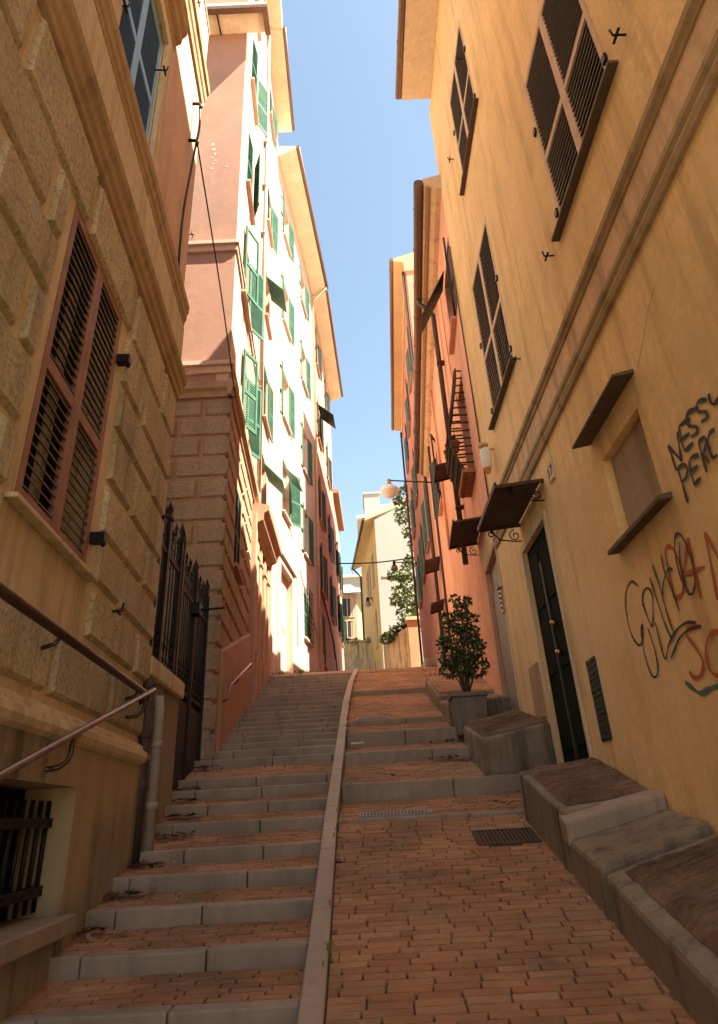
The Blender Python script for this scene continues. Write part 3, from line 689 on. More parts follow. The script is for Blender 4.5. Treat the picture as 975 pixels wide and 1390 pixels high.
pl = MB(); pl.hexa([T4(2.86, 0, 2), T4(L4.L, 0, 2), T4(L4.L, .06, 2), T4(2.86, .06, 2), T4(2.86, 0, 4.5), T4(L4.L, 0, 5.65), T4(L4.L, .06, 5.65), T4(2.86, .06, 4.5)]); pl.build('plinth', 'white_low', wh)
mould(wh, L4, -.1, L4.L, [(0, 23.7), (.08, 23.7), (.75, 24.0), (.78, 24.15), (-6, 25.4), (-6, 23.7)], 'soffit', 'eave')
b = MB(); b.tube([T4(-.1, .82, 24.1), T4(L4.L, .82, 24.1)], .09, 8); b.build('gutter', 'copper', wh)
b = MB(); a = L4.L - .15; b.tube([T4(a, .8, 24.0), T4(a, .1, 23.2), T4(a, .1, 4.0)], .05, 8); b.tube([T4(3.3, .07, 4.8), T4(3.3, .07, 7.0), T4(3.6, .07, 7.6), T4(4.2, .07, 7.3), T4(a, .07, 5.9)], .025, 6); b.build('downpipe', 'cream_band', wh)
# ================================================================= LEFT: far pink houses
L5 = Facade((-1.67, 25.3), (-1.25, 34.7), (1, 0)); T5 = L5.T
fp = thing('house', 'dusky pink house with dark green shutters beyond the cream house', 'house', (-3, 30, 4.7))
R5 = [(20.6, 22.7), (16.2, 18.2), (11.9, 13.9), (8.6, 10.6)]
H5 = [(a, a + 1.1, z0, z1) for a in (1.6, 6.0) for z0, z1 in R5] + [(1.6, 2.8, 5.5, 7.7)]
wall(fp, L5, 0, L5.L, 3, 23.8, H5, 'rose', back=6, depth=.2)
for i, h in enumerate(H5): window(fp, L5, *h, mats=('dgreen_sh', 'dgreen_sh'), ang=(170, 170) if i < 8 else (0, 0), slats=20, depth=.2, pane='curtain' if i % 3 == 2 else 'glass', sillmat='rose')
mould(fp, L5, 0, L5.L, [(0, 23.5), (.08, 23.5), (.74, 23.8), (.76, 23.95), (-6, 25.2), (-6, 23.5)], 'soffit', 'eave')
b = MB(); b.tube([T5(0, .80, 23.9), T5(L5.L, .80, 23.9)], .09, 8); b.build('gutter', 'copper', fp)
b = MB(); b.hexa([T5(0, 0, 3), T5(1.5, 0, 3), T5(1.5, .06, 3), T5(0, .06, 3), T5(0, 0, 5.65), T5(1.5, 0, 5.85), T5(1.5, .06, 5.85), T5(0, .06, 5.65)]); b.hexa([T5(2.9, 0, 3), T5(L5.L, 0, 3), T5(L5.L, .06, 3), T5(2.9, .06, 3), T5(2.9, 0, 6.05), T5(L5.L, 0, 7.2), T5(L5.L, .06, 7.2), T5(2.9, .06, 6.05)]); b.build('plinth', 'white_low', fp)
raised(fp, L5, (H5[1][0] - .1, H5[1][1] + .1, 0, 18.4), 'dgreen_sh')
b = MB(); b.tube([T5(.0, .07, 8.3), T5(3, .07, 8.1), T5(6, .07, 7.4), T5(8, .07, 5.8)], .04, 6); b.build('conduit', 'pipe_dark', fp)
L6 = Facade((-1.25, 34.7), (-1.12, 40.5), (1, 0)); T6 = L6.T
f6 = thing('house', 'lower dark pink house with brown eave at the far end of the left row', 'house', (-3, 38, 6))
H6 = [(a, a + 1.0, z0, z1) for a in (1.0, 3.6) for z0, z1 in ((9.0, 11.0), (12.2, 14.2))]
wall(f6, L6, 0, L6.L, 4, 17.0, H6, 'rose', back=6, depth=.2)
for h in H6: window(f6, L6, *h, mats=('dgreen_sh', 'dgreen_sh'), ang=(165, 165), slats=16, depth=.2, sillmat='rose')
mould(f6, L6, -.1, L6.L, [(0, 17.0), (.34, 17.0), (.36, 17.2), (-6, 18.4), (-6, 17.0)], 'tile', 'eave')
# ================================================================= RIGHT: yellow house
R1 = Facade((2.0, -3.0), (2.0, 8.75), (-1, 0)); TR = R1.T
ye = thing('house', 'ochre yellow house with graffiti and a dark green door on the right', 'house', (4, 3, -1))
def rw(tl, br):
    a, z1 = R1.px(*tl); e, z0 = R1.px(*br); return (min(a, e), max(a, e), z0, z1)
WW = [(R1.at(2.86), R1.at(4.23), 4.62, 6.72), (R1.at(6.35), R1.at(7.72), 4.74, 7.25), (R1.at(5.75), R1.at(7.1), 8.75, 10.9), (R1.at(1.0), R1.at(2.3), 8.75, 10.9), (R1.at(-.8), R1.at(.5), 4.62, 6.72)]
DR = (R1.at(6.36), R1.at(7.42), .33, 2.70)
PQ = (R1.at(3.84), R1.at(4.62), 1.72, 2.43)
VT = (R1.at(5.72), R1.at(6.08), .45, 1.12)
wall(ye, R1, 0, R1.L, -2.5, 13.1, WW + [DR, PQ], 'yellow', back=6, depth=.16)
for i, h in enumerate(WW):
    window(ye, R1, *h, mats=('warm_lit_fr', 'slat_dark'), ang=(0, 0), hs=.12, es=.005, slats=32, rails=(.42,), depth=.16, pane='void', oh=-.03, sillmat='slab_dark', sillx=.12, silh=.03, sillo=.075, st=.05)
for i, h in enumerate(WW[:3]):
    for s in (h[0], h[1]):
        for z in (h[2] + .2, h[2] + 1.35):
            b = MB(); b.box(TR, s - .028, s + .028, -.005, .025, z - .035, z + .035); b.build('shutter_hinge', 'iron', ye)
hooks(R1, ye, [(850, 47), (752, 347), (616, 216), (707, 487), (628, 80)], .09)
mould(ye, R1, 0, R1.L + .0, [(0, 3.28), (.03, 3.285), (.042, 3.33), (.03, 3.37), (.05, 3.40), (.05, 3.44), (.02, 3.45), (0, 3.45)], 'mould', 'lower_moulding')
mould(ye, R1, 0, R1.L, [(0, 3.452), (.015, 3.452), (.015, 3.735), (0, 3.735)], 'cream_band', 'cream_band')
mould(ye, R1, 0, R1.L, [(0, 3.737), (.03, 3.737), (.035, 3.77), (.06, 3.785), (.065, 3.83), (.0, 3.86)], 'mould', 'upper_moulding')
# door
fr = MB(); d0, d1, dz, dt = DR[0], DR[1], DR[2], DR[3]
fr.box(TR, d0 - .07, d0, -.0, .02, dz, dt + .07); fr.box(TR, d1, d1 + .07, 0, .02, dz, dt + .07); fr.box(TR, d0, d1, 0, .02, dt, dt + .07); fr.build('door_surround', 'frame_pale', ye, bevel=.005)
dr = MB(); m = (d0 + d1) / 2
for a, e in ((d0 + .01, m - .005), (m + .005, d1 - .01)):
    dr.box(TR, a, e, -.08, -.04, dz, dt - .004)
    for c, f in ((dz + .15, dz + .75), (dz + .9, dz + 1.5), (dz + 1.62, dt - .15)): dr.box(TR, a + .07, e - .07, -.04, -.028, c, f)
do = dr.build('door', 'door_dark', ye, bevel=.006)
b = MB(); b.box(TR, m - .02, m + .03, -.045, -.02, dz, dt - .3); b.build('meeting_rail', 'door_green', do)
for z in (dz + 1.05, dz + 1.35):
    b = MB(); b.lathe(TR(m - .14, .0, z), [(.0, -.03), (.03, -.02), (.035, 0), (.03, .02), (0, .03)], 10); b.tube([TR(m - .14, -.04, z), TR(m - .14, .0, z)], .012, 6); b.build('door_knob', 'brass', do)
# blind window
b = MB(); b.box(TR, PQ[0] + .012, PQ[1] - .012, -.155, -.07, PQ[2] + .0, PQ[3] - .012); b.build('blind_panel', 'plaque', ye, bevel=.004)
b = MB(); b.hexa([TR(PQ[0] - .12, 0, PQ[2] - .045), TR(PQ[1] + .1, 0, PQ[2] - .045), TR(PQ[1] + .1, .09, PQ[2] - .055), TR(PQ[0] - .12, .09, PQ[2] - .055), TR(PQ[0] - .12, 0, PQ[2] - .0), TR(PQ[1] + .1, 0, PQ[2] - .0), TR(PQ[1] + .1, .09, PQ[2] - .02), TR(PQ[0] - .12, .09, PQ[2] - .02)]); b.build('blind_window_sill', 'slab_dark', ye, bevel=.006)
zh = 2.66
b = MB(); b.hexa([TR(PQ[0] - .10, -.02, zh), TR(PQ[1] + .14, -.02, zh), TR(PQ[1] + .14, .16, zh - .035), TR(PQ[0] - .10, .16, zh - .035), TR(PQ[0] - .10, -.02, zh + .035), TR(PQ[1] + .14, -.02, zh + .035), TR(PQ[1] + .14, .16, zh - .01), TR(PQ[0] - .10, .16, zh - .01)]); b.build('slate_hood', 'slab_dark', ye, bevel=.006)
b = MB(); b.box(TR, VT[0], VT[1] - .12, .0, .012, VT[2], VT[3])
for k in range(14): b.box(TR, VT[0] + .02, VT[1] - .14, .012, .018, lp(VT[2], VT[3], (k + .3) / 14), lp(VT[2], VT[3], (k + .6) / 14))
b.build('vent_cover', 'dgreen_sh', ye)
# eave and gutter
mould(ye, R1, -.1, R1.at(8.42) + .0, [(0, 13.1), (.60, 13.1), (.62, 13.22), (-6, 13.5), (-6, 13.1)], 'soffit', 'eave')
b = MB(); b.tube([TR(0, .66, 13.16), TR(R1.at(8.40), .66, 13.16)], .075, 10)
for k in range(8): b.lathe(TR(1.2 + 1.3 * k, .66, 13.16), [(.0, -.08), (.083, -.03), (.083, .03), (0, .08)], 8)
b.build('gutter', 'copper', ye)
b = MB(); b.tube([TR(R1.L - .03, .02, 3.85), TR(R1.L - .03, .02, 9.2)], .012, 6); b.build('corner_cable', 'pipe_dark', ye)
# canopies: sheet, frame, scroll brackets
def canopy(parent, F, s0, s1, z, depth, drop, mat='canopy', brackets=True, label=None):
    b = MB(); n = 16; T = F.T
    for k in range(n):
        a, e = lp(s0, s1, k / n), lp(s0, s1, (k + 1) / n); m = (a + e) / 2; q = .012
        for p, r, q0, q1 in ((a, m, 0, q), (m, e, q, 0)):
            b.hexa([T(p, 0.01, z + q0), T(r, 0.01, z + q1), T(r, depth, z - drop + q1), T(p, depth, z - drop + q0), T(p, .01, z + q0 + .006), T(r, .01, z + q1 + .006), T(r, depth, z - drop + q1 + .006), T(p, depth, z - drop + q0 + .006)])
    c = b.build('canopy', mat, parent, label=label)
    f = MB()
    f.box(T, s0 - .01, s1 + .01, depth, depth + .025, z - drop - .03, z - drop + .03)
    for a in (s0, s1): f.hexa([T(a - .015, .0, z - .035), T(a + .015, 0, z - .035), T(a + .015, depth, z - drop - .035), T(a - .015, depth, z - drop - .035), T(a - .015, 0, z - .002), T(a + .015, 0, z - .002), T(a + .015, depth, z - drop - .002), T(a - .015, depth, z - drop - .002)])
    f.build('canopy_frame', 'iron_rust', c)
    if brackets:
        for a in (s0 + .03, s1 - .03):
            k = MB(); P = []
            def spiral(co, cz, r0, turns, st, sgn):
                return [T(a, co + r0 * (1 - t * .85) * math.cos(st + sgn * t * turns * 6.283), cz + r0 * (1 - t * .85) * math.sin(st + sgn * t * turns * 6.283)) for t in [i / 22 for i in range(23)]]
            k.tube(spiral(.09, z - .16, .075, 1.4, 1.57, -1), .008, 5)
            k.tube(spiral(depth - .12, z - drop - .075, .05, 1.4, 1.57, 1), .008, 5)
            k.tube([T(a, .02, z - .235), T(a, .10, z - .235), T(a, depth * .55, z - .21), T(a, depth - .12, z - drop - .03)], .009, 5)
            k.build('scroll_bracket', 'iron', c)
    return c
canopy(ye, R1, R1.at(6.15), R1.at(7.35), 3.06, .50, .05)
# things on the yellow wall
a, z = R1.px(671, 618); sr = thing('alarm_siren', 'white alarm siren with amber tip on the yellow wall above the canopy', 'alarm', TR(a, .1, z - .15))
b = MB(); pts = [(-.24, .03), (-.2, .055), (-.1, .075), (.02, .08), (.1, .065), (.13, .03)]
b.lathe(TR(a, .12, z), [(r, q) for q, r in pts], 14); b.build('body', 'white_pl', sr)
b = MB(); b.lathe(TR(a, .12, z - .24), [(.0, -.05), (.03, -.04), (.055, .04), (.055, .045)], 12); b.build('amber_light', 'amber', sr)
b = MB(); b.lathe(TR(a - .02, .14, z + .14), [(0, 0), (.07, .0), (.075, .03), (.05, .05), (0, .055)], 12); b.tube([TR(a, 0, z + .1), TR(a, .1, z + .1)], .02, 6); b.build('mount', 'cream_band', sr)
def textobj(txt, size, F, s, z, o, mat, parent, depth=.002, rot=0):
    cu = bpy.data.curves.new('t', 'FONT'); cu.body = txt; cu.size = size; cu.extrude = depth; cu.align_x = 'CENTER'; cu.align_y = 'CENTER'
    to = bpy.data.objects.new('t', cu); COL.objects.link(to); bpy.context.view_layer.update()
    me = bpy.data.meshes.new_from_object(to.evaluated_get(bpy.context.evaluated_depsgraph_get())); bpy.data.objects.remove(to)
    n = F.n; ax = Vector((0, 0, 1)).cross(n)
    mt = Matrix((ax, Vector((0, 0, 1)), n)).transposed().to_4x4(); off = world_loc(parent)
    mt.translation = F.T(s, o, z) - off
    me.transform(mt); me.materials.clear(); me.materials.append(MT[mat])
    ob = bpy.data.objects.new('numeral', me); COL.objects.link(ob); ob.parent = parent; return ob
a, z = R1.px(749, 641); npz = thing('house_number_plate', 'small pale house number plate reading 17 beside the door canopy', 'number plate', TR(a, 0, z - .1))
b = MB(); b.box(TR, a - .085, a + .085, .001, .014, z - .10, z + .10); b.build('plate', 'plate', npz, bevel=.003)
b = MB()
for q in ((a - .075, a - .068, z - .09, z + .09), (a + .068, a + .075, z - .09, z + .09), (a - .068, a + .068, z + .083, z + .09), (a - .068, a + .068, z - .09, z - .083)): b.box(TR, q[0], q[1], .0142, .0155, q[2], q[3])
b.build('border', 'g_black', npz)
textobj('17', .15, R1, a, z, .017, 'g_black', npz)
a, z = R1.px(681, 820); a -= .16; ic = thing('intercom', 'slim silver intercom panel on the yellow wall beside the grey door', 'intercom', TR(a, 0, z - .2))
b = MB(); b.box(TR, a - .06, a + .06, .001, .035, z - .17, z + .17); b.box(TR, a - .075, a + .075, .001, .07, z + .17, z + .19); b.build('panel', 'rail', ic, bevel=.005)
for k in range(4):
    b = MB(); b.lathe(TR(a, .04, z - .1 + k * .07), [(0, -.013), (.014, -.01), (.014, .01), (0, .013)], 8); b.build('button', 'iron', ic)
b = MB(); q0, z0 = R1.px(713, 880); q1, z1 = R1.px(733, 955)
q0 = R1.at(7.62); b.box(TR, q0, q0 + .42, .001, .02, .86, 1.46); b.box(TR, q0 + .02, q0 + .40, .02, .026, .88, 1.44); b.box(TR, q0 + .05, q0 + .07, .026, .04, 1.1, 1.2)
tag(b.build('meter_cover', 'meter', bevel=.004), 'scuffed brown metal meter cover on the wall left of the dark green door', 'meter cover')
# graffiti: sprayed strokes lying on the wall
def stroke(b, F, pts, w, o=.003, k=6):
    P = smooth_line([Vector((*F.px(u, v), 0)) for u, v in pts], k); n_ = len(P)
    rows = []
    for i, p in enumerate(P):
        d = (P[min(i + 1, n_ - 1)] - P[max(i - 1, 0)]); d = d.normalized() if d.length > 1e-6 else Vector((1, 0, 0))
        q = Vector((-d.y, d.x, 0)) * w * (.8 + .22 * math.sin(i * .55 + len(P)) + random.uniform(-.05, .05))
        t = min(1, .55 + .45 * min(i, n_ - 1 - i) / 3)
        rows.append([(p + q * f, e * t) for f, e in ((-.85, 0.0), (-.42, .85), (0, 1.0), (.42, .85), (.85, 0.0))])
    for i in range(n_ - 1):
        for c in range(4):
            qs = (rows[i][c], rows[i][c + 1], rows[i + 1][c + 1], rows[i + 1][c])
            b.face([F.T(q.x, o, q.y) for q, _ in qs]); b.ev = getattr(b, 'ev', []) + [e for _, e in qs]
za = lambda l: [(640 + x / 2.91, 380 + y / 2.91) for x, y in l]
zb = lambda l: [(830 + x / 2.78, 460 + y / 2.78) for x, y in l]
def graf(name, strokes, w, mat, label, o):
    t = None
    for k, s in enumerate(strokes):
        b = MB(); stroke(b, R1, s, w, o + .0006 * k)
        if t is None: t = thing(name, label, 'graffiti', b.v[0].copy(), 'graffiti on the yellow wall')
        o_ = b.build('spray_stroke', mat, t); at = o_.data.attributes.new('edge', 'FLOAT', 'POINT'); at.data.foreach_set('value', b.ev)
    return t
graf('graffiti', [za([(812, 752), (795, 700), (779, 655)]), za([(779, 655), (806, 685), (834, 714)]), za([(834, 714), (824, 660), (815, 600)]),
    za([(868, 548), (838, 565), (824, 585), (834, 640), (848, 676)]), za([(832, 632), (866, 604)]), za([(848, 676), (880, 642)]),
    za([(893, 508), (862, 522), (852, 548), (866, 575), (892, 580), (896, 602), (872, 620)]), za([(936, 472), (906, 478), (893, 500), (906, 520), (932, 520), (934, 545), (912, 560)]),
    za([(942, 448), (950, 480), (966, 488), (985, 460), (990, 430)]),
    za([(860, 880), (842, 815), (820, 745)]), za([(820, 745), (846, 728), (860, 748), (852, 782), (836, 798)]),
    za([(904, 690), (878, 700), (868, 722), (876, 768), (888, 810)]), za([(874, 758), (902, 732)]), za([(888, 810), (914, 780)]),
    za([(938, 760), (918, 690), (906, 640)]), za([(904, 642), (928, 622), (938, 645), (922, 690)]), za([(922, 690), (950, 720)]),
    za([(972, 590), (950, 606), (944, 650), (962, 700), (980, 690)])], .023, 's_black', 'black sprayed capitals NESSU over PERC high on the yellow wall', .003)
graf('graffiti', [zb([(105, 935), (78, 915), (57, 955), (58, 1030), (76, 1110), (104, 1155), (120, 1135), (120, 1075)]),
    zb([(120, 1010), (122, 960), (138, 940), (156, 965), (160, 1040), (156, 1085), (135, 1040), (120, 990)]),
    zb([(118, 1075), (116, 1115), (132, 1205), (158, 1272), (178, 1258), (168, 1180), (140, 1090)]),
    zb([(148, 900), (175, 985), (205, 1075), (235, 1140)]), zb([(158, 852), (185, 930), (215, 1040), (240, 1110)]), zb([(170, 1070), (205, 1205), (222, 1150), (250, 1100), (285, 1072), (325, 1070)]),
    zb([(230, 1206), (262, 1130), (300, 1096), (345, 1082)]), zb([(192, 815), (205, 875), (235, 950), (262, 1028)]), zb([(236, 870), (218, 870), (200, 930), (200, 990)]),
    zb([(264, 768), (268, 860), (300, 960), (320, 940), (318, 880), (298, 800), (268, 740), (246, 748), (250, 830), (275, 920), (300, 968)])], .016, 's_black', 'black looping tag signature scrawled below the blind window', .0045)
graf('graffiti', [zb([(240, 978), (222, 890), (206, 802), (228, 786), (258, 840), (276, 925), (262, 970), (240, 978)]), zb([(340, 980), (318, 870), (292, 752)]), zb([(292, 752), (280, 850), (272, 962)]), zb([(280, 890), (356, 860)]),
    zb([(405, 985), (380, 850), (356, 730)]), zb([(356, 730), (395, 800), (440, 900)]), zb([(440, 900), (425, 800), (412, 690)]),
    zb([(342, 1086), (300, 1088), (288, 1115), (320, 1160), (350, 1215), (345, 1265), (318, 1278), (298, 1255)]),
    zb([(425, 1105), (385, 1110), (363, 1160), (372, 1235), (403, 1270), (440, 1240), (450, 1160), (425, 1105)])], .024, 's_red', 'rust red sprayed letters partly crossing the black looping tag', .0038)
graf('graffiti', [zb([(280, 1295), (308, 1318), (340, 1338), (372, 1322), (405, 1312), (440, 1325)])], .03, 's_teal', 'teal wavy spray line under the red letters', .003)
b = MB(); stroke(b, R1, [(893, 380), (880, 420), (872, 470), (866, 500)], .004, .0015); b.build('plaster_crack', 'mould', ye)
# ---------------------------------------------------------------- stone benches by the doors
bn = thing('masonry_bench', 'long low masonry bench with decayed brick top along the yellow wall', 'bench', (1.6, 4.6, -.7))
def slab(parent, name, mat, x0, x1, pts, bevel=.02, zbot=None):
    """pts: (y, z_street, z_wall) along the street; solid down to the ramp"""
    b = MB()
    for (ya, a0, a1), (yb, b0, b1) in zip(pts, pts[1:]):
        f0 = -2.2 if zbot is None else 0
        za0, za1, zb0, zb1 = (f0, f0, f0, f0) if zbot is None else (a0 - zbot, a1 - zbot, b0 - zbot, b1 - zbot)
        b.hexa([(x0, ya, za0), (x1, ya, za1), (x1, yb, zb1), (x0, yb, zb0), (x0, ya, a0), (x1, ya, a1), (x1, yb, b1), (x0, yb, b0)], 0, 0, skip=())
    return b.build(name, mat, parent, bevel=bevel)
X0 = 1.3
slab(bn, 'body', 'concrete', X0, 1.995, [(5.02, -.04, .02), (6.22, .27, .345)], .02)
slab(bn, 'body', 'concrete', X0, 1.995, [(4.35, -.33, -.13), (4.99, -.20, -.05)], .03)
slab(bn, 'body', 'concrete', X0, 1.995, [(1.5, -1.1, -.95), (4.32, -.36, -.18)], .03)
slab(bn, 'edge_stone', 'stone', X0 - .01, 1.997, [(4.92, -.105, .03), (5.08, -.05, .075)], .02, .16)
from mathutils import noise as mn
def crumble(parent, x0, x1, ya, yb, zf):
    """worn brick-on-edge surface: rows across the slope, eaten away"""
    b = MB(); nx, ny = int((x1 - x0) / .03), int((yb - ya) / .012); G = []
    for j in range(ny + 1):
        row = []
        for i in range(nx + 1):
            x, y = lp(x0, x1, i / nx), lp(ya, yb, j / ny)
            e = min(1, min(i, nx - i) / 2, min(j, ny - j) / 4)
            k = (y / .052) % 1.0; joint = -.016 if k < .22 else 0
            n = mn.noise(Vector((x * 4, y * 26, 1.7))) * .014 + mn.noise(Vector((x * 22, y * 22, 4))) * .008 + mn.noise(Vector((x * 2.2, y * 2.2, 9))) * .02
            row.append(Vector((x + mn.noise(Vector((x * 9, y * 9, 2))) * .012, y, zf(x, y) + (n + joint) * e + .03 * e + .006)))
        G.append(row)
    for j in range(ny):
        rt_ = random.random() if j % 4 == 0 else rt_
        for i in range(nx): b.face([G[j][i], G[j][i + 1], G[j + 1][i + 1], G[j + 1][i]], 0, .01 + .5 * rt_ + .45 * random.random())
    return b.build('brick_top', 'brick_dark', parent)
bil = lambda a0, a1, b0, b1, X0_, X1_, ya, yb: (lambda x, y: lp(lp(a0, a1, (x - X0_) / (X1_ - X0_)), lp(b0, b1, (x - X0_) / (X1_ - X0_)), (y - ya) / (yb - ya)))
crumble(bn, X0 + .06, 1.985, 5.09, 6.16, bil(-.04, .02, .27, .345, X0, 1.995, 5.02, 6.22))
crumble(bn, X0 + .10, 1.985, 2.2, 4.24, bil(-1.1, -.95, -.36, -.18, X0, 1.995, 1.5, 4.32))
b2 = thing('masonry_block', 'square cement block with crumbling brick top below the grey door', 'bench', (1.6, 8, .4))
slab(b2, 'body', 'concrete', 1.24, 1.995, [(7.52, .66, .80), (8.9, .95, 1.10)], .03)
crumble(b2, 1.28, 1.985, 7.58, 8.86, bil(.66, .80, .95, 1.10, 1.24, 1.995, 7.52, 8.9))
b3 = thing('masonry_block', 'low cement step block behind the square planter', 'bench', (1.9, 11, 1.2))
slab(b3, 'body', 'concrete', 1.22, 2.2, [(10.0, 1.40, 1.46), (11.2, 1.60, 1.68)], .04)
slab(b3, 'step_block', 'concrete', 1.2, 2.3, [(11.22, 1.70, 1.74), (13.2, 2.32, 2.36)], .04)
b = MB(); bricks(b, lambda y: 1.24, lambda y: 2.28, 11.3, 13.15, lambda y: lp(1.70, 2.32, (y - 11.22) / 1.98) + .035, rh=.06); b.build('brick_top', 'brick', b3)
b = MB(); b.box(W, 1.9, 2.9, 16.3, 19, 2.6, 3.42); b.box(W, 1.6, 2.9, 17.1, 19.3, 2.6, 3.52)
tag(b.build('doorstep', 'stone', bevel=.02), 'flat stone doorsteps at the far end of the orange house', 'doorstep')
# ================================================================= RIGHT: orange house
R2 = Facade((2.0, 8.75), (2.735, 21.0), (-1, 0)); TO = R2.T
og = thing('house', 'salmon orange house with barred window and brown canopies behind the potted shrub', 'house', (4.5, 15, 2))
gd = (R2.at(8.84), R2.at(10.2), 1.05, 3.40)
H7 = [(1.0, 1.85, 5.1, 7.05), (.55, 1.45, 8.0, 9.6), (7.4, 8.4, 7.6, 9.4)]
D7 = [(11.2, 12.0, 3.4, 5.55)]
OT = 10.95
wall(og, R2, 0, R2.L, 0, OT, [gd] + H7 + D7, 'orange', back=6, depth=.3)
b = MB(); g0, g1 = gd[0], gd[1]
b.box(TO, g0 - .04, g0, 0, .02, gd[2], gd[3] + .04); b.box(TO, g1, g1 + .04, 0, .02, gd[2], gd[3] + .04); b.box(TO, g0, g1, 0, .02, gd[3], gd[3] + .04); b.build('door_surround', 'frame_pale', og, bevel=.004)
b = MB(); b.box(TO, g0 + .004, g1 - .004, -.09, -.05, gd[2], gd[3] - .42); b.box(TO, g0 + .004, g1 - .004, -.09, -.07, gd[3] - .41, gd[3] - .004); b.build('door', 'door_grey', og)
mould(og, R2, .02, g1 + .15, [(0, 3.46), (.02, 3.46), (.02, 3.80), (0, 3.80)], 'cream_band', 'cornice_end')
window(og, R2, *H7[0], mats=('dgreen_sh', 'dgreen_sh'), ang=None, depth=.3, sillmat='terracotta', sillo=.22, silh=.08)
window(og, R2, *H7[1], mats=('dgreen_sh', 'dgreen_sh'), ang=(172, None), slats=22, depth=.3, sillmat='orange')
raised(og, R2, (.95, 1.5, 8.0, 9.6), 'dgreen_sh', .55, 1.1, .05)
window(og, R2, *H7[2], mats=('dgreen_sh', 'dgreen_sh'), ang=(160, 160), slats=20, depth=.3, sillmat='orange')
# bulging window cage
h = H7[0]; cg = MB(); a0, a1, c0, c1 = h[0] - .06, h[1] + .06, h[2] - .1, h[3] + .1
prof = lambda z: .10 + .26 * max(0, math.sin(max(0, min(1, (c1 - z) / (c1 - c0))) ** 1.6 * math.pi * .95))
for k in range(9):
    a = lp(a0, a1, k / 8); cg.tube([TO(a, prof(z), z) for z in [lp(c0, c1, i / 10) for i in range(11)]], .020, 6)
for k in range(14):
    z = lp(c0 + .05, c1 - .05, k / 13); o_ = prof(z) + .02; cg.tube([TO(a0, -.02, z), TO(a0, o_, z), TO(a1, o_, z), TO(a1, -.02, z)], .016, 6)
tag(cg.build('window_cage', 'iron_rust'), 'bulging iron cage over the window of the orange house', 'window cage')
canopy(og, R2, R2.at(9.55), R2.at(10.7), 4.14, .48, .05)
canopy(og, R2, 3.7, 4.5, 6.75, .42, .08, brackets=False)
canopy(og, R2, 10.7, 12.0, 7.15, .5, .12, brackets=False)
canopy(og, R2, 11.0, 12.2, 5.85, .42, .12, brackets=False)
b = MB(); b.box(TO, D7[0][0] + .02, D7[0][1] - .02, -.29, -.24, D7[0][2], D7[0][3]); b.build('door', 'door_grey', og)
# eave, gutter and rainwater pipe
mould(og, R2, -.05, R2.L, [(0, OT - .2), (.10, OT - .18), (.32, OT - .02), (.34, OT + .1), (-6, OT + 1.6), (-6, OT - .2)], 'cream_band', 'eave')
b = MB(); b.tube([TO(0, .42, OT + .06), TO(R2.L, .42, OT + .06)], .10, 10)
for k in range(11): b.tube([TO(.6 + 1.1 * k, .42, OT + .06), TO(.63 + 1.1 * k, .42, OT + .06)], .11, 10)
b.build('gutter', 'copper', og)
b = MB(); b.tube([TO(0, .22, OT - .05), TO(R2.L, .22, OT - .05)], .07, 8); b.build('tile_edge', 'tile', og)
sp = R2.at(11.95)
b = MB(); b.tube([TO(sp, .42, OT), TO(sp, .40, OT - .15), TO(sp, .2, OT - .4), TO(sp, .11, OT - .55), TO(sp, .11, 4.2)], .055, 10)
for z in (9, 7, 5.4): b.box(TO, sp - .08, sp + .08, 0, .17, z - .02, z + .02)
b.build('downpipe', 'pipe_dark', og)
for yy, z0 in ((18.6, 3.3), (15.4, 5.8)):
    s_ = R2.at(yy); b = MB(); b.tube([TO(s_, .07, OT - .3), TO(s_, .07, z0)], .04, 8); b.build('downpipe', 'pipe_dark' if z0 < 4 else 'orange', og)
b = MB(); b.tube([TO(R2.at(9.9), .03, 5.0), TO(R2.at(10.9), .03, 8.2), TO(R2.at(10.9), .03, 10.5)], .012, 5); b.tube([TO(R2.at(12.6), .03, 4.6), TO(R2.at(12.6), .03, 10.4)], .012, 5); b.build('wall_cable', 'coral', og)
# flowerpots on the cage window
for a, t in ((H7[0][1] - .15, .30), (H7[0][0] + .35, .25)):
    z = H7[0][2] + .55; q = thing('flowerpot', 'terracotta flowerpot of trailing succulents hung %s cage side' % ('on the far' if t > .27 else 'inside the near'), 'flowerpot', TO(a, t, z), 'flowerpots in the window cage')
    b = MB(); b.lathe(TO(a, t, z), [(.0, 0), (.07, 0), (.10, .16), (.11, .16), (.11, .19), (.09, .19), (.09, .15), (0, .15)], 12); b.build('pot', 'terracotta', q)
    f = MB()
    for i in range(90):
        c = TO(a, t, z + .2) + Vector((random.gauss(0, .06), random.gauss(0, .06), random.gauss(.03, .06))); d = Vector((random.uniform(-1, 1), random.uniform(-1, 1), random.uniform(-1, 1))).normalized() * .035; e = d.orthogonal().normalized() * .014
        f.face([c - d, c + e, c + d, c - e], 0, random.random() + .01)
    f.build('foliage', 'weed', q)
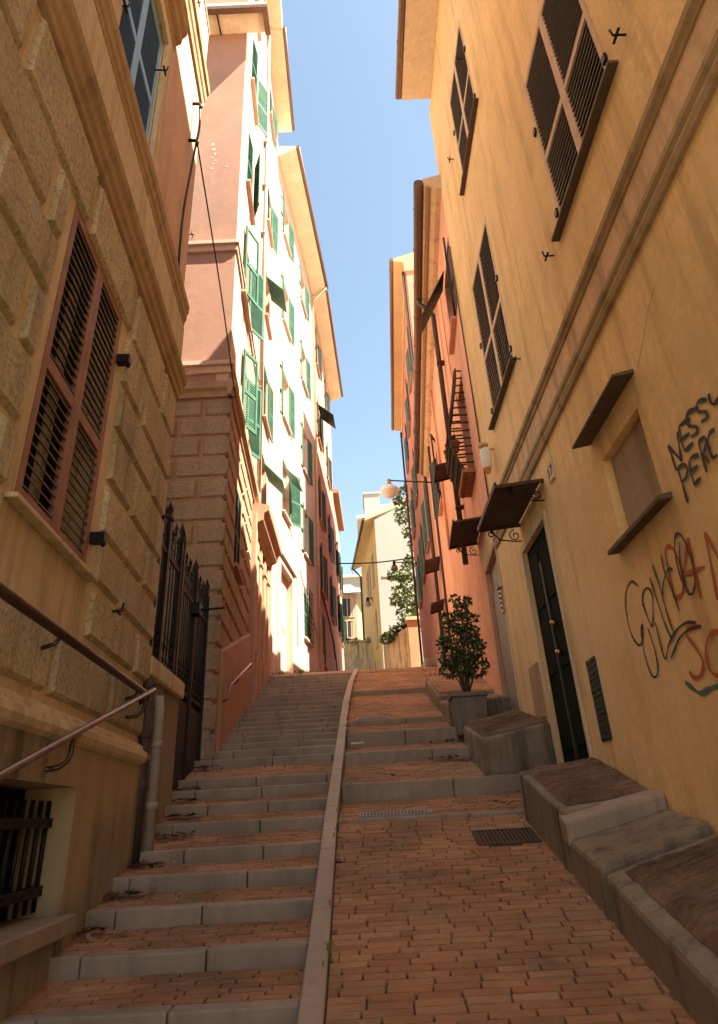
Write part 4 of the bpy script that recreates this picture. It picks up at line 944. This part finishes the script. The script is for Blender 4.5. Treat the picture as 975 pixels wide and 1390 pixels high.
# ================================================================= RIGHT: rose house further up
R3f = Facade((2.735, 21.0), (3.22, 35.0), (-1, 0)); TS = R3f.T
ro = thing('house', 'tall rose coloured house with yellow eave beyond the orange house', 'house', (5, 28, 4))
H8 = [(a, a + 1.1, z0, z1) for a in (2.2, 6.2, 10.2) for z0, z1 in ((9.2, 11.4), (13.0, 15.2), (17.0, 19.2))]
D8 = [(1.5, 2.6, 4.2, 7.0)]
wall(ro, R3f, 0, R3f.L, 2, 21.4, H8 + D8, 'rose', back=6, depth=.25)
for i, h in enumerate(H8): window(ro, R3f, *h, mats=('teal_sh', 'teal_sh'), ang=(173, 173), slats=18, depth=.25, sillmat='rose')
b = MB(); b.box(TS, 1.52, 2.58, -.24, -.2, 4.2, 7.0); b.build('door', 'door_grey', ro)
mould(ro, R3f, -.05, R3f.L + .1, [(0, 21.4 - .6), (.06, 21.4 - .6), (.08, 21.3), (.50, 21.4), (.52, 21.55), (-6, 23.5), (-6, 20.8)], 'soffit_yellow', 'eave')
b = MB(); b.tube([TS(-.05, .58, 21.5), TS(R3f.L + .1, .58, 21.5)], .10, 10); b.build('gutter', 'copper', ro)
for a, z1 in ((.15, 20.9), (13.6, 20.9)):
    b = MB(); b.tube([TS(a, .12, z1), TS(a, .12, 3.5)], .06, 8); b.build('downpipe', 'pipe_dark', ro)
# ================================================================= far end of the street
cr = thing('house', 'pale cream house with ochre street side closing the view at the top', 'house', (3, 50, 8))
A = atY(521, 900, 45); B = atY(497.5, 900, 56); D = Vector((9, 46.5, 0))
FA = Facade((A.x, 45), (B.x, 56), (-1, -1)); FB = Facade((A.x, 45), (9, 45.4), (0, -1))
zt = 19.7
b = MB(); zb_ = 4
b.face([FA.T(0, 0, zb_), FA.T(FA.L, 0, zb_), FA.T(FA.L, 0, zt), FA.T(0, 0, zt)]); b.build('street_wall', 'ochre_far', cr)
b = MB(); zr = atY(560, 672, 45.3).z
b.face([FB.T(0, 0, zb_), FB.T(FB.L, 0, zb_), FB.T(FB.L, 0, zt + 4.2), FB.T(1.4, 0, zt + 1.5), FB.T(0, 0, zt)]); b.face([FB.T(FB.L, 0, zb_), FB.T(FB.L, -11, zb_), FB.T(FB.L, -11, zt), FB.T(FB.L, 0, zt)]); b.build('gable_wall', 'cream_far', cr)
b = MB(); b.hexa([FA.T(-.1, .75, zt - .1), FA.T(FA.L, .75, zt - .1), FA.T(FA.L, -5, zt + 2.3), FA.T(-.1, -5, zt + 2.3), FA.T(-.1, .78, zt + .1), FA.T(FA.L, .78, zt + .1), FA.T(FA.L, -5, zt + 2.6), FA.T(-.1, -5, zt + 2.6)]); b.build('roof', 'soffit_yellow', cr)
b = MB(); b.tube([FA.T(-.1, .82, zt + .02), FA.T(FA.L, .82, zt + .02)], .12, 8); b.tube([FA.T(FA.L - .2, .8, zt), FA.T(FA.L - .2, .12, zt - .8), FA.T(FA.L - .2, .12, 6)], .09, 8); b.build('gutter', 'pipe_dark', cr)
for a, z0, z1 in ((2.2, 15.3, 17.8), (4.6, 15.3, 17.8), (2.2, 10.8, 13.4), (6.2, 15.3, 17.8), (4.8, 8.0, 10.2)):
    window(cr, FA, a, a + .8, z0, z1, mats=('dgreen_sh', 'dgreen_sh'), ang=(0, 0), slats=14, depth=-.02, sillmat='ochre_far')
b = MB(); b.box(FB.T, 2.0, 2.55, -.1, .012, 12.4, 13.2); b.build('window', 'glass', cr)
b = MB(); b.box(FB.T, .3, FB.L, 0, .05, 15.15, 15.3); b.build('string_course', 'cream_far', cr)
tw = thing('building', 'whitish block with a boxy roof tower rising behind the cream house', 'building', (2, 64, 8))
q = atY(490, 716, 62); q2 = atY(512, 716, 62); ev = atY(489, 706, 62).z
b = MB(); b.box(W, q.x, 12, 62, 75, 4, ev); b.build('body', 'cream_far', tw)
b = MB(); b.box(W, q.x - .35, 12.3, 61.5, 75, ev, ev + .35); b.build('eave', 'soffit', tw)
q = atY(494, 672, 64); q2 = atY(515, 670, 64); b = MB(); b.box(W, q.x, q2.x, 64, 68, ev, q2.z); b.box(W, q.x - .1, q2.x + .1, 63.9, 68.1, q2.z, q2.z + .2); b.build('tower', 'cream_far', tw)
b = MB(); b.box(W, q2.x, q2.x + 6, 64, 70, ev + .4, ev + 2.6); b.build('penthouse', 'cream_far', tw)
yh = thing('house', 'yellow house with pink trim and grey hipped roof low at street end', 'house', (-2, 84, 10))
Yh = 78
p0 = atY(440, 868, Yh); p1 = atY(486, 868, Yh); pt = atY(486, 806, Yh).z; zb0 = 6
FY = Facade((p0.x, Yh), (p1.x, Yh), (0, -1)); FY2 = Facade((p1.x, Yh), (p1.x + .7, Yh + 9), (1, -.1))
b = MB(); b.face([FY.T(0, 0, zb0), FY.T(FY.L, 0, zb0), FY.T(FY.L, 0, pt), FY.T(0, 0, pt)]); b.face([FY2.T(0, 0, zb0), FY2.T(9, 0, zb0), FY2.T(9, 0, pt), FY2.T(0, 0, pt)]); b.build('wall', 'yellow_far', yh)
b = MB(); b.box(FY.T, FY.L - .75, FY.L + .03, 0, .05, zb0, pt); b.box(FY.T, 0, FY.L + .04, 0, .09, pt - .35, pt); zz = atY(470, 842, Yh).z; b.box(FY.T, 0, FY.L - .77, 0, .05, zz - .1, zz + .1); zz = atY(470, 866, Yh).z; b.box(FY.T, 0, FY.L + .06, 0, .12, zz - .15, zz + .05); b.build('trim', 'pink_far', yh)
b = MB(); e = .8
b.hexa([FY.T(0, e, pt), FY.T(FY.L + e, e, pt), FY.T(FY.L + e, -10, pt), FY.T(0, -10, pt), FY.T(0, -.6, pt + 1.4), FY.T(FY.L - .6, -.6, pt + 1.4), FY.T(FY.L - .6, -9, pt + 1.4), FY.T(0, -9, pt + 1.4)]); b.build('roof', 'slate', yh)
for (u, v) in ((465, 812), (465, 843)):
    c = atY(u, v, Yh); window(yh, FY, c.x - p0.x - .2, c.x - p0.x + 1.3, c.z - 2.4, c.z - .0, mats=('teal_sh', 'teal_sh'), ang=(0, 0), slats=14, depth=-.02, sillmat='pink_far')
bk = thing('building', 'long pale roof terrace block just visible above the yellow house', 'building', (-5, 130, 20))
q = atY(440, 790, 130); q2 = atY(497, 778, 130); b = MB(); b.box(W, q.x - 6, q2.x, 130, 140, 8, q2.z - .8); b.build('body', 'cream_far', bk)
b = MB(); b.box(W, q.x - 6.4, q2.x + .3, 129.5, 140.5, q2.z - .8, q2.z - .3); b.build('roof', 'soffit', bk)
b = MB(); z = q2.z - .3; x = atY(479, 790, 130).x
b.tube([(x, 131, z), (x, 131, z + 2.6)], .06, 6)
for k in range(4): b.tube([(x - .6, 131, z + 1.4 + .3 * k), (x + .6, 131, z + 1.4 + .3 * k)], .03, 5)
b.build('antenna', 'pipe_dark', bk)
# walls closing the street
rw_ = MB(); q0 = atY(440, 880, 52); q1 = atY(505, 880, 52); zt_ = atY(470, 870, 52).z
rw_.box(W, q0.x, q1.x, 52, 52.6, 5, zt_ - .15); ro_ = rw_
rt_ = thing('retaining_wall', 'streaked old retaining wall topped with weeds at the street end', 'wall', (q0.x + 2, 52.2, 8)); rw_.build('wall', 'ret_wall', rt_)
b = MB(); b.box(W, q0.x, q1.x, 51.9, 52.7, zt_ - .15, zt_); b.build('coping', 'ret_wall', rt_, bevel=.03)
gw = thing('garden_wall', 'mossy stained garden wall with an orange end pillar under the creeper', 'wall', (3, 40, 6))
q0 = atY(521, 880, 41); q1 = atY(557, 880, 39); zt_ = atY(545, 856, 40).z
b = MB(); b.hexa([(q0.x, 41, 4), (q1.x, 39, 4), (q1.x, 39.5, 4), (q0.x, 41.5, 4), (q0.x, 41, zt_ - .5), (q1.x, 39, zt_), (q1.x, 39.5, zt_), (q0.x, 41.5, zt_ - .5)]); b.build('wall', 'ret_wall', gw)
b = MB(); q2 = atY(566, 880, 38.5); b.box(W, q1.x - .05, q2.x + .3, 38.6, 39.4, 4, zt_ + .25); b.build('pillar', 'coral', gw)
b = MB(); b.box(W, q1.x - .15, q2.x + .4, 38.5, 39.5, zt_ + .25, zt_ + .45); b.build('pillar_cap', 'cream_band', gw)
# ---------------------------------------------------------------- vegetation
def leaves(b, centre, rad, n, size, flat=.6, droop=.3):
    for i in range(n):
        while True:
            v = Vector((random.uniform(-1, 1), random.uniform(-1, 1), random.uniform(-1, 1)))
            if v.length < 1: break
        v = v.normalized() * (v.length ** .45); c = Vector(centre) + Vector((v.x * rad[0], v.y * rad[1], v.z * rad[2]))
        d = (Vector((random.uniform(-1, 1), random.uniform(-1, 1), random.uniform(-1, .6))) + v * .5).normalized(); s = size * random.uniform(.6, 1.25)
        e = d.cross(Vector((random.uniform(-1, 1), random.uniform(-1, 1), random.uniform(-.3, 1)))).normalized() * s * .32; nn = d.cross(e).normalized() * s * .1
        t = random.random() * .98 + .01
        b.face([c, c + d * s * .4 + e + nn, c + d * s, c + d * s * .45 - nn], 0, t); b.face([c, c + d * s * .45 - nn, c + d * s, c + d * s * .4 - e + nn], 0, t)
# potted shrub
pb = Vector((1.45, 9.62, 0)); pt0 = zk(9.6) - .06; ph = .44
po = thing('planter', 'square grey cement planter standing on the ramp beside the grey door', 'planter', (pb.x, pb.y, pt0))
b = MB(); r0, r1 = .19, .235
def sq(r, z): return [(pb.x - r, pb.y - r, z), (pb.x + r, pb.y - r, z), (pb.x + r, pb.y + r, z), (pb.x - r, pb.y + r, z)]
b.hexa(sq(r0, pt0 - .05) + sq(r1, pt0 + ph)); b.hexa(sq(r1 + .02, pt0 + ph + .001) + sq(r1 + .02, pt0 + ph + .06)); b.build('tub', 'pot', po, bevel=.012)
b = MB(); b.face(sq(r1 - .02, pt0 + ph + .064)); b.build('soil', 'soil', po)
sh = thing('shrub', 'leafy dark green potted shrub in front of the orange wall', 'shrub', (pb.x, pb.y, pt0 + ph + .06))
zp = pt0 + ph + .06; b = MB()
blobs = [(0, 0, .50, .24, 100), (-.16, .05, .62, .20, 80), (.12, -.05, .72, .22, 90), (-.10, 0, .95, .22, 90), (.14, .05, 1.0, .18, 70), (.02, 0, 1.18, .18, 70), (.06, 0, 1.42, .12, 38), (-.14, .02, 1.28, .11, 30), (.18, .0, .45, .20, 70), (-.22, -.03, .42, .16, 50), (.16, 0, 1.55, .08, 20), (.0, 0, 1.62, .07, 16), (.2, -.05, 1.25, .09, 20), (-.24, 0, .85, .1, 24), (.26, 0, .8, .09, 20)]
lv = MB()
for dx, dy, dz, r, n in blobs:
    dz *= .86; r *= .88
    c = Vector((pb.x + dx, pb.y + dy, zp + dz)); b.tube([(pb.x + dx * .1, pb.y + dy * .1, zp - .02), (pb.x + dx * .5 + .02, pb.y, zp + dz * .5), tuple(c)], [.014, .01, .005], 5)
    leaves(lv, c, (r, r, r * .85), int(n * 3.2), .062)
b.build('stems', 'bark', sh); lv.build('foliage', 'leaf', sh)
# creeper tree on the garden wall
tr = thing('tree', 'leafy climbing tree hanging beside the rose house above the mossy wall', 'tree', (3.3, 39.6, 7))
b = MB(); lv = MB()
base = atY(560, 870, 39.8); tp = atY(562, 660, 40)
b.tube([tuple(base), tuple(base.lerp(tp, .4) + Vector((.3, 0, 0))), tuple(base.lerp(tp, .75) + Vector((-.1, 0, 0))), tuple(tp)], [.14, .11, .07, .03], 7)
for u, v, r in ((560, 660, .9), (549, 672, .9), (558, 690, 1.0), (546, 700, .8), (556, 720, .7), (562, 740, .6), (556, 763, .6), (545, 778, .8), (534, 780, .5), (555, 795, 1.0), (544, 805, .8), (558, 815, 1.0), (552, 832, .9), (562, 845, 1.0), (556, 855, .6), (540, 680, .35), (537, 815, .45)):
    c = atY(u, v, 39.8 + random.uniform(-.4, .6)); leaves(lv, c, (r * .62, r * .8, r * .62), int(190 * r), .26)
    b.tube([tuple(base.lerp(tp, min(1, max(0, (870 - v) / 200 - .06)))), tuple(c)], [.03, .012], 5)
b.build('trunk', 'bark', tr); lv.build('crown', 'leaf_far', tr)
wd = MB()
for u, v, r in ((540, 858, .8), (532, 862, .6), (549, 853, .7), (556, 850, .6), (525, 868, .4)):
    c = atY(u, v, 40.2); leaves(wd, c, (r * .8, .4, r * .45), 130, .25)
tag(wd.build('wall_moss', 'weed'), 'clumps of hanging weeds over the top of the garden wall', 'weeds', kind='stuff')
wd = MB()
for u in range(460, 506, 6):
    c = atY(u, 870 + random.uniform(-2, 2), 52); leaves(wd, c, (.4, .3, .16), 24, .2)
tag(wd.build('wall_weeds', 'weed'), 'low weeds along the coping of the retaining wall', 'weeds', kind='stuff')
# tufts of grass along the steps
wd = MB()
def tuft(x, y, z, n, s):
    for i in range(n):
        p = Vector((x + random.gauss(0, s), y + random.gauss(0, s), z)); d = Vector((random.gauss(0, .35), random.gauss(0, .35), 1)).normalized() * s * random.uniform(.5, 1.4); e = Vector((random.uniform(-1, 1), random.uniform(-1, 1), 0)).normalized() * .006
        wd.face([p - e, p + e, p + d * .6 + e, p + d], 0, random.random() + .01)
for k in range(60):
    y = random.uniform(4, 16); tuft(kx(y) + .02, y, zk(y) - .0, 5, .03)
for k in range(46):
    y = random.uniform(14.8, 22); tuft(-1.9 + random.uniform(-.35, .5) + (y - 17) * .08, y, zk(y) + .01, 18, .07)
for k in range(22):
    y = random.uniform(12, 17.5); tuft(1.55 + random.uniform(-.2, .25), y, zk(y) - .02, 12, .06)
for y in TOPS[8:14]: tuft(leftx(y) + .1, y - .03, zk(y) - .12, 8, .04)
tag(wd.build('weeds', 'weed'), 'small weeds and grass tufts in the joints of the steps', 'weeds', kind='stuff')
# fallen leaves
lf = MB()
def litter(x, y, z, n, sx, sy, slope=.24):
    for i in range(n):
        dx, dy = random.gauss(0, sx), random.gauss(0, sy); c = Vector((x + dx, y + dy, z + dy * slope + .012 + random.random() * .012)); a = random.uniform(0, 6.28); s = random.uniform(.022, .05)
        d = Vector((math.cos(a), math.sin(a), random.uniform(-.3, .5))) * s; e = Vector((-math.sin(a), math.cos(a), random.uniform(-.4, .4))) * s * .5
        lf.face([c - d, c + e - d * .1, c + d, c - e - d * .1], 0, random.random() ** 2 + .01)
for i, y in enumerate(TOPS[8:16]):
    yn = TOPS[9 + i]; litter(leftx(y) + random.uniform(.12, .28), yn - .12, zk(yn) - .115, 44, .12, .05, .1)
litter(1.05, 8.52, .55, 40, .16, .04); litter(1.55, 7.2, .12, 22, .2, .06); litter(1.1, 9.6, .84, 26, .16, .04); litter(1.4, 6.6, .02, 10, .2, .1); litter(.7, 7.9, .4, 8, .5, .25)
litter(.5, 5.0, zk(5.0), 9, .6, .5, .27); litter(-1.0, 8.4, .55, 6, .3, .1)
tag(lf.build('fallen_leaves', 'dead'), 'scattered brown fallen leaves in the corners of the steps', 'leaves', kind='stuff')
# ---------------------------------------------------------------- drain grates
def grate(y, x0, x1, d, label, mat, ribs, zf, cross=True):
    o = thing('drain_grate', label, 'drain grate', ((x0 + x1) / 2, y, zf(y)), 'drain grates let into the ramp')
    P = lambda x, t, z: Vector((x, y + t, zf(y + t) + z))
    b = MB(); f = .018
    for a in ((x0, x1, 0, f), (x0, x1, d - f, d), (x0, x0 + f, f, d - f), (x1 - f, x1, f, d - f)): b.box(P, a[0], a[1], a[2], a[3], -.02, .016)
    b.build('frame', mat, o)
    b = MB()
    for k in range(ribs):
        x = lp(x0 + f, x1 - f, (k + .5) / ribs); b.box(P, x - .008, x + .008, f, d - f, -.01, .013)
    if cross:
        for k in range(4): t = lp(f, d - f, (k + .5) / 4); b.box(P, x0 + f, x1 - f, t - .005, t + .005, -.012, .011)
    b.build('bars', mat, o)
    b = MB(); b.face([P(x0, 0, .008), P(x1, 0, .008), P(x1, d, .008), P(x0, d, .008)]); b.build('pit', 'void', o)
z1f = lambda y: lp(zk(6.36) - .006, zk(7.38) - .006 - .17, (y - 6.43) / .95)
grate(6.47, -.10, .55, .17, 'pale grey metal drain grate set just above the thin stone strip', 'pipe', 20, z1f, False)
z0f = lambda y: lp(zk(-1), zk(6.36) - .034, (y + 1) / 7.36)
grate(5.62, .80, 1.28, .33, 'dark iron drain cover on the ramp beside the long bench', 'iron_rust', 14, z0f)
z4f = lambda y: lp(zk(10.49), zk(13.28) - .1, (y - 10.65) / 2.63)
grate(10.75, -.12, .36, .16, 'small grey drain grate far up the ramp near the kerb', 'pipe', 12, z4f, False)
b = MB(); y = 9.45; b.hexa([(-.22, y, zk(y) - .10), (-.05, y - .05, zk(y) - .10), (-.03, y + .05, zk(y) - .09), (-.2, y + .1, zk(y) - .09), (-.22, y, zk(y) - .085), (-.05, y - .05, zk(y) - .08), (-.03, y + .05, zk(y) - .075), (-.2, y + .1, zk(y) - .07)])
tag(b.build('paper_scrap', 'white_pl'), 'crumpled white paper scrap on the ramp beside the kerb', 'litter')
# ---------------------------------------------------------------- lamps and cables
def lamp(p_wall, p_lamp, sc, label, arm='iron_rust', bell=True):
    o = thing('street_lamp', label, 'street lamp', p_wall, 'street lamps on wall arms')
    b = MB(); b.tube([p_wall, p_lamp], .03 * sc, 8); b.box(lambda x, y, z: p_wall + Vector((x, y, z)), -.04 * sc, .04 * sc, -.06 * sc, .06 * sc, -.12 * sc, .12 * sc); b.build('arm', arm, o)
    b = MB(); b.lathe(p_lamp, [(.0, .06 * sc), (.08 * sc, .03 * sc), (.09 * sc, -.18 * sc), (.14 * sc, -.2 * sc), (.15 * sc, -.24 * sc)], 14); b.build('cap', 'pipe' if bell else 'iron', o)
    b = MB(); b.lathe(p_lamp, [(.15 * sc, -.24 * sc), (.33 * sc, -.36 * sc), (.38 * sc, -.5 * sc), (.33 * sc, -.58 * sc), (.16 * sc, -.74 * sc), (0, -.78 * sc)] if bell else [(.15 * sc, -.24 * sc), (.2 * sc, -.42 * sc), (.1 * sc, -.5 * sc), (0, -.5 * sc)], 18); b.build('lamp_shade', 'white_pl' if bell else 'pipe', o)
s_, z_ = R2.at(20.2), 0
pw_ = TO(R2.at(17.6), 0, 0); q = ray(577, 656); yl = 17.6
p0 = TO(R2.at(yl), .02, (ray(577, 656) * (yl / ray(577, 656).y)).z); p1 = atY(528, 652, yl)
lamp(p0, p1, .76, 'near street lamp with white glass bowl on a red wall arm')
p0 = atY(560, 765, 33); p0.x = 3.12; p1 = atY(535, 763, 33); lamp(p0, p1, 1.0, 'small dark street lamp on an arm beside the climbing tree', 'iron', False)
p1 = atY(499, 812, 49); p0 = FA.T(4.3, 0, p1.z); lamp(p0, p1, 1.3, 'street lamp on the ochre wall at the far end of the street', 'iron', False)
def cable(name, pts, r, label, sag=0):
    b = MB(); P = smooth_line(pts, 8); b.tube(P, r, 6); return tag(b.build(name, 'cable'), label, 'cable')
c0 = T5(L5.L - .3, .05, atY(461, 763, 34.2).z); c1 = TS(R3f.at(34), .05, atY(560, 757, 34).z)
cable('overhead_cable', [c0, (c0 + c1) / 2 + Vector((0, 0, -.12)), c1], .035, 'overhead cable strung across the far end of the street')
sA, zA = L1.px(247, 180); sA = min(sA, SE - .15)
cA = T1(SE - .5, .11, 7.75); cB = T2(-.02, .12, L2.px(311, 545)[1])
cable('overhead_cable', [cA, cA.lerp(cB, .5) + Vector((.05, 0, -.18)), cB], .010, 'twisted black cable from the tan house to the pink corner')
cb = thing('cable_bracket', 'iron insulator brackets with hanging cables on the upper tan wall', 'bracket', cA)
b = MB()
for dz in (0, .75): b.tube([T1(SE - .5, 0, cA.z + dz), T1(SE - .5, .09, cA.z + dz), T1(SE - .5, .12, cA.z + dz - .04), T1(SE - .5, .11, cA.z + dz - .10)], .022, 7)
b.build('bracket', 'iron', cb)
b = MB(); b.tube(smooth_line([T1(SE - .5, .11, cA.z + .68), T1(SE - .48, .12, cA.z + .3), cA], 6), .016, 6)
b.tube(smooth_line([cA, T1(SE - .52, .08, cA.z - .6), T1(SE - .55, .05, cA.z - 1.4), T1(SE - .55, .06, 5.5)], 8), .014, 6); b.build('hanging_cable', 'cable', cb)
# ---------------------------------------------------------------- light
SUN_AZ = Vector((.935, -.355)); EL = 57.0
w = bpy.data.worlds.new('World'); C.world = w; w.use_nodes = True; nt = w.node_tree
sky = nt.nodes.new('ShaderNodeTexSky'); sky.sky_type = 'NISHITA'; sky.sun_disc = False
sky.sun_elevation = math.radians(EL); sky.sun_rotation = math.atan2(SUN_AZ.x, SUN_AZ.y)
sky.air_density = 1.0; sky.dust_density = .8; sky.ozone_density = .25
bg = nt.nodes['Background']; nt.links.new(sky.outputs[0], bg.inputs['Color']); bg.inputs['Strength'].default_value = .062
sl = bpy.data.lights.new('sun', 'SUN'); sl.energy = 4.9; sl.angle = math.radians(.53); sl.color = (1, .945, .87)
so = bpy.data.objects.new('sun', sl); COL.objects.link(so)
h = SUN_AZ.normalized(); sdir = Vector((h.x * math.cos(math.radians(EL)), h.y * math.cos(math.radians(EL)), math.sin(math.radians(EL))))
so.rotation_euler = sdir.to_track_quat('Z', 'Y').to_euler(); so.location = (20, -20, 40)
vs = C.view_settings; vs.view_transform = 'Standard'; vs.look = 'None'; vs.gamma = 1; vs.use_curve_mapping = False; vs.exposure = 2.62; vs.use_white_balance = True; vs.white_balance_temperature = 7700; vs.white_balance_tint = 2
C.render.engine = 'CYCLES'; C.cycles.max_bounces = 14; C.cycles.diffuse_bounces = 12; C.cycles.use_denoising = True
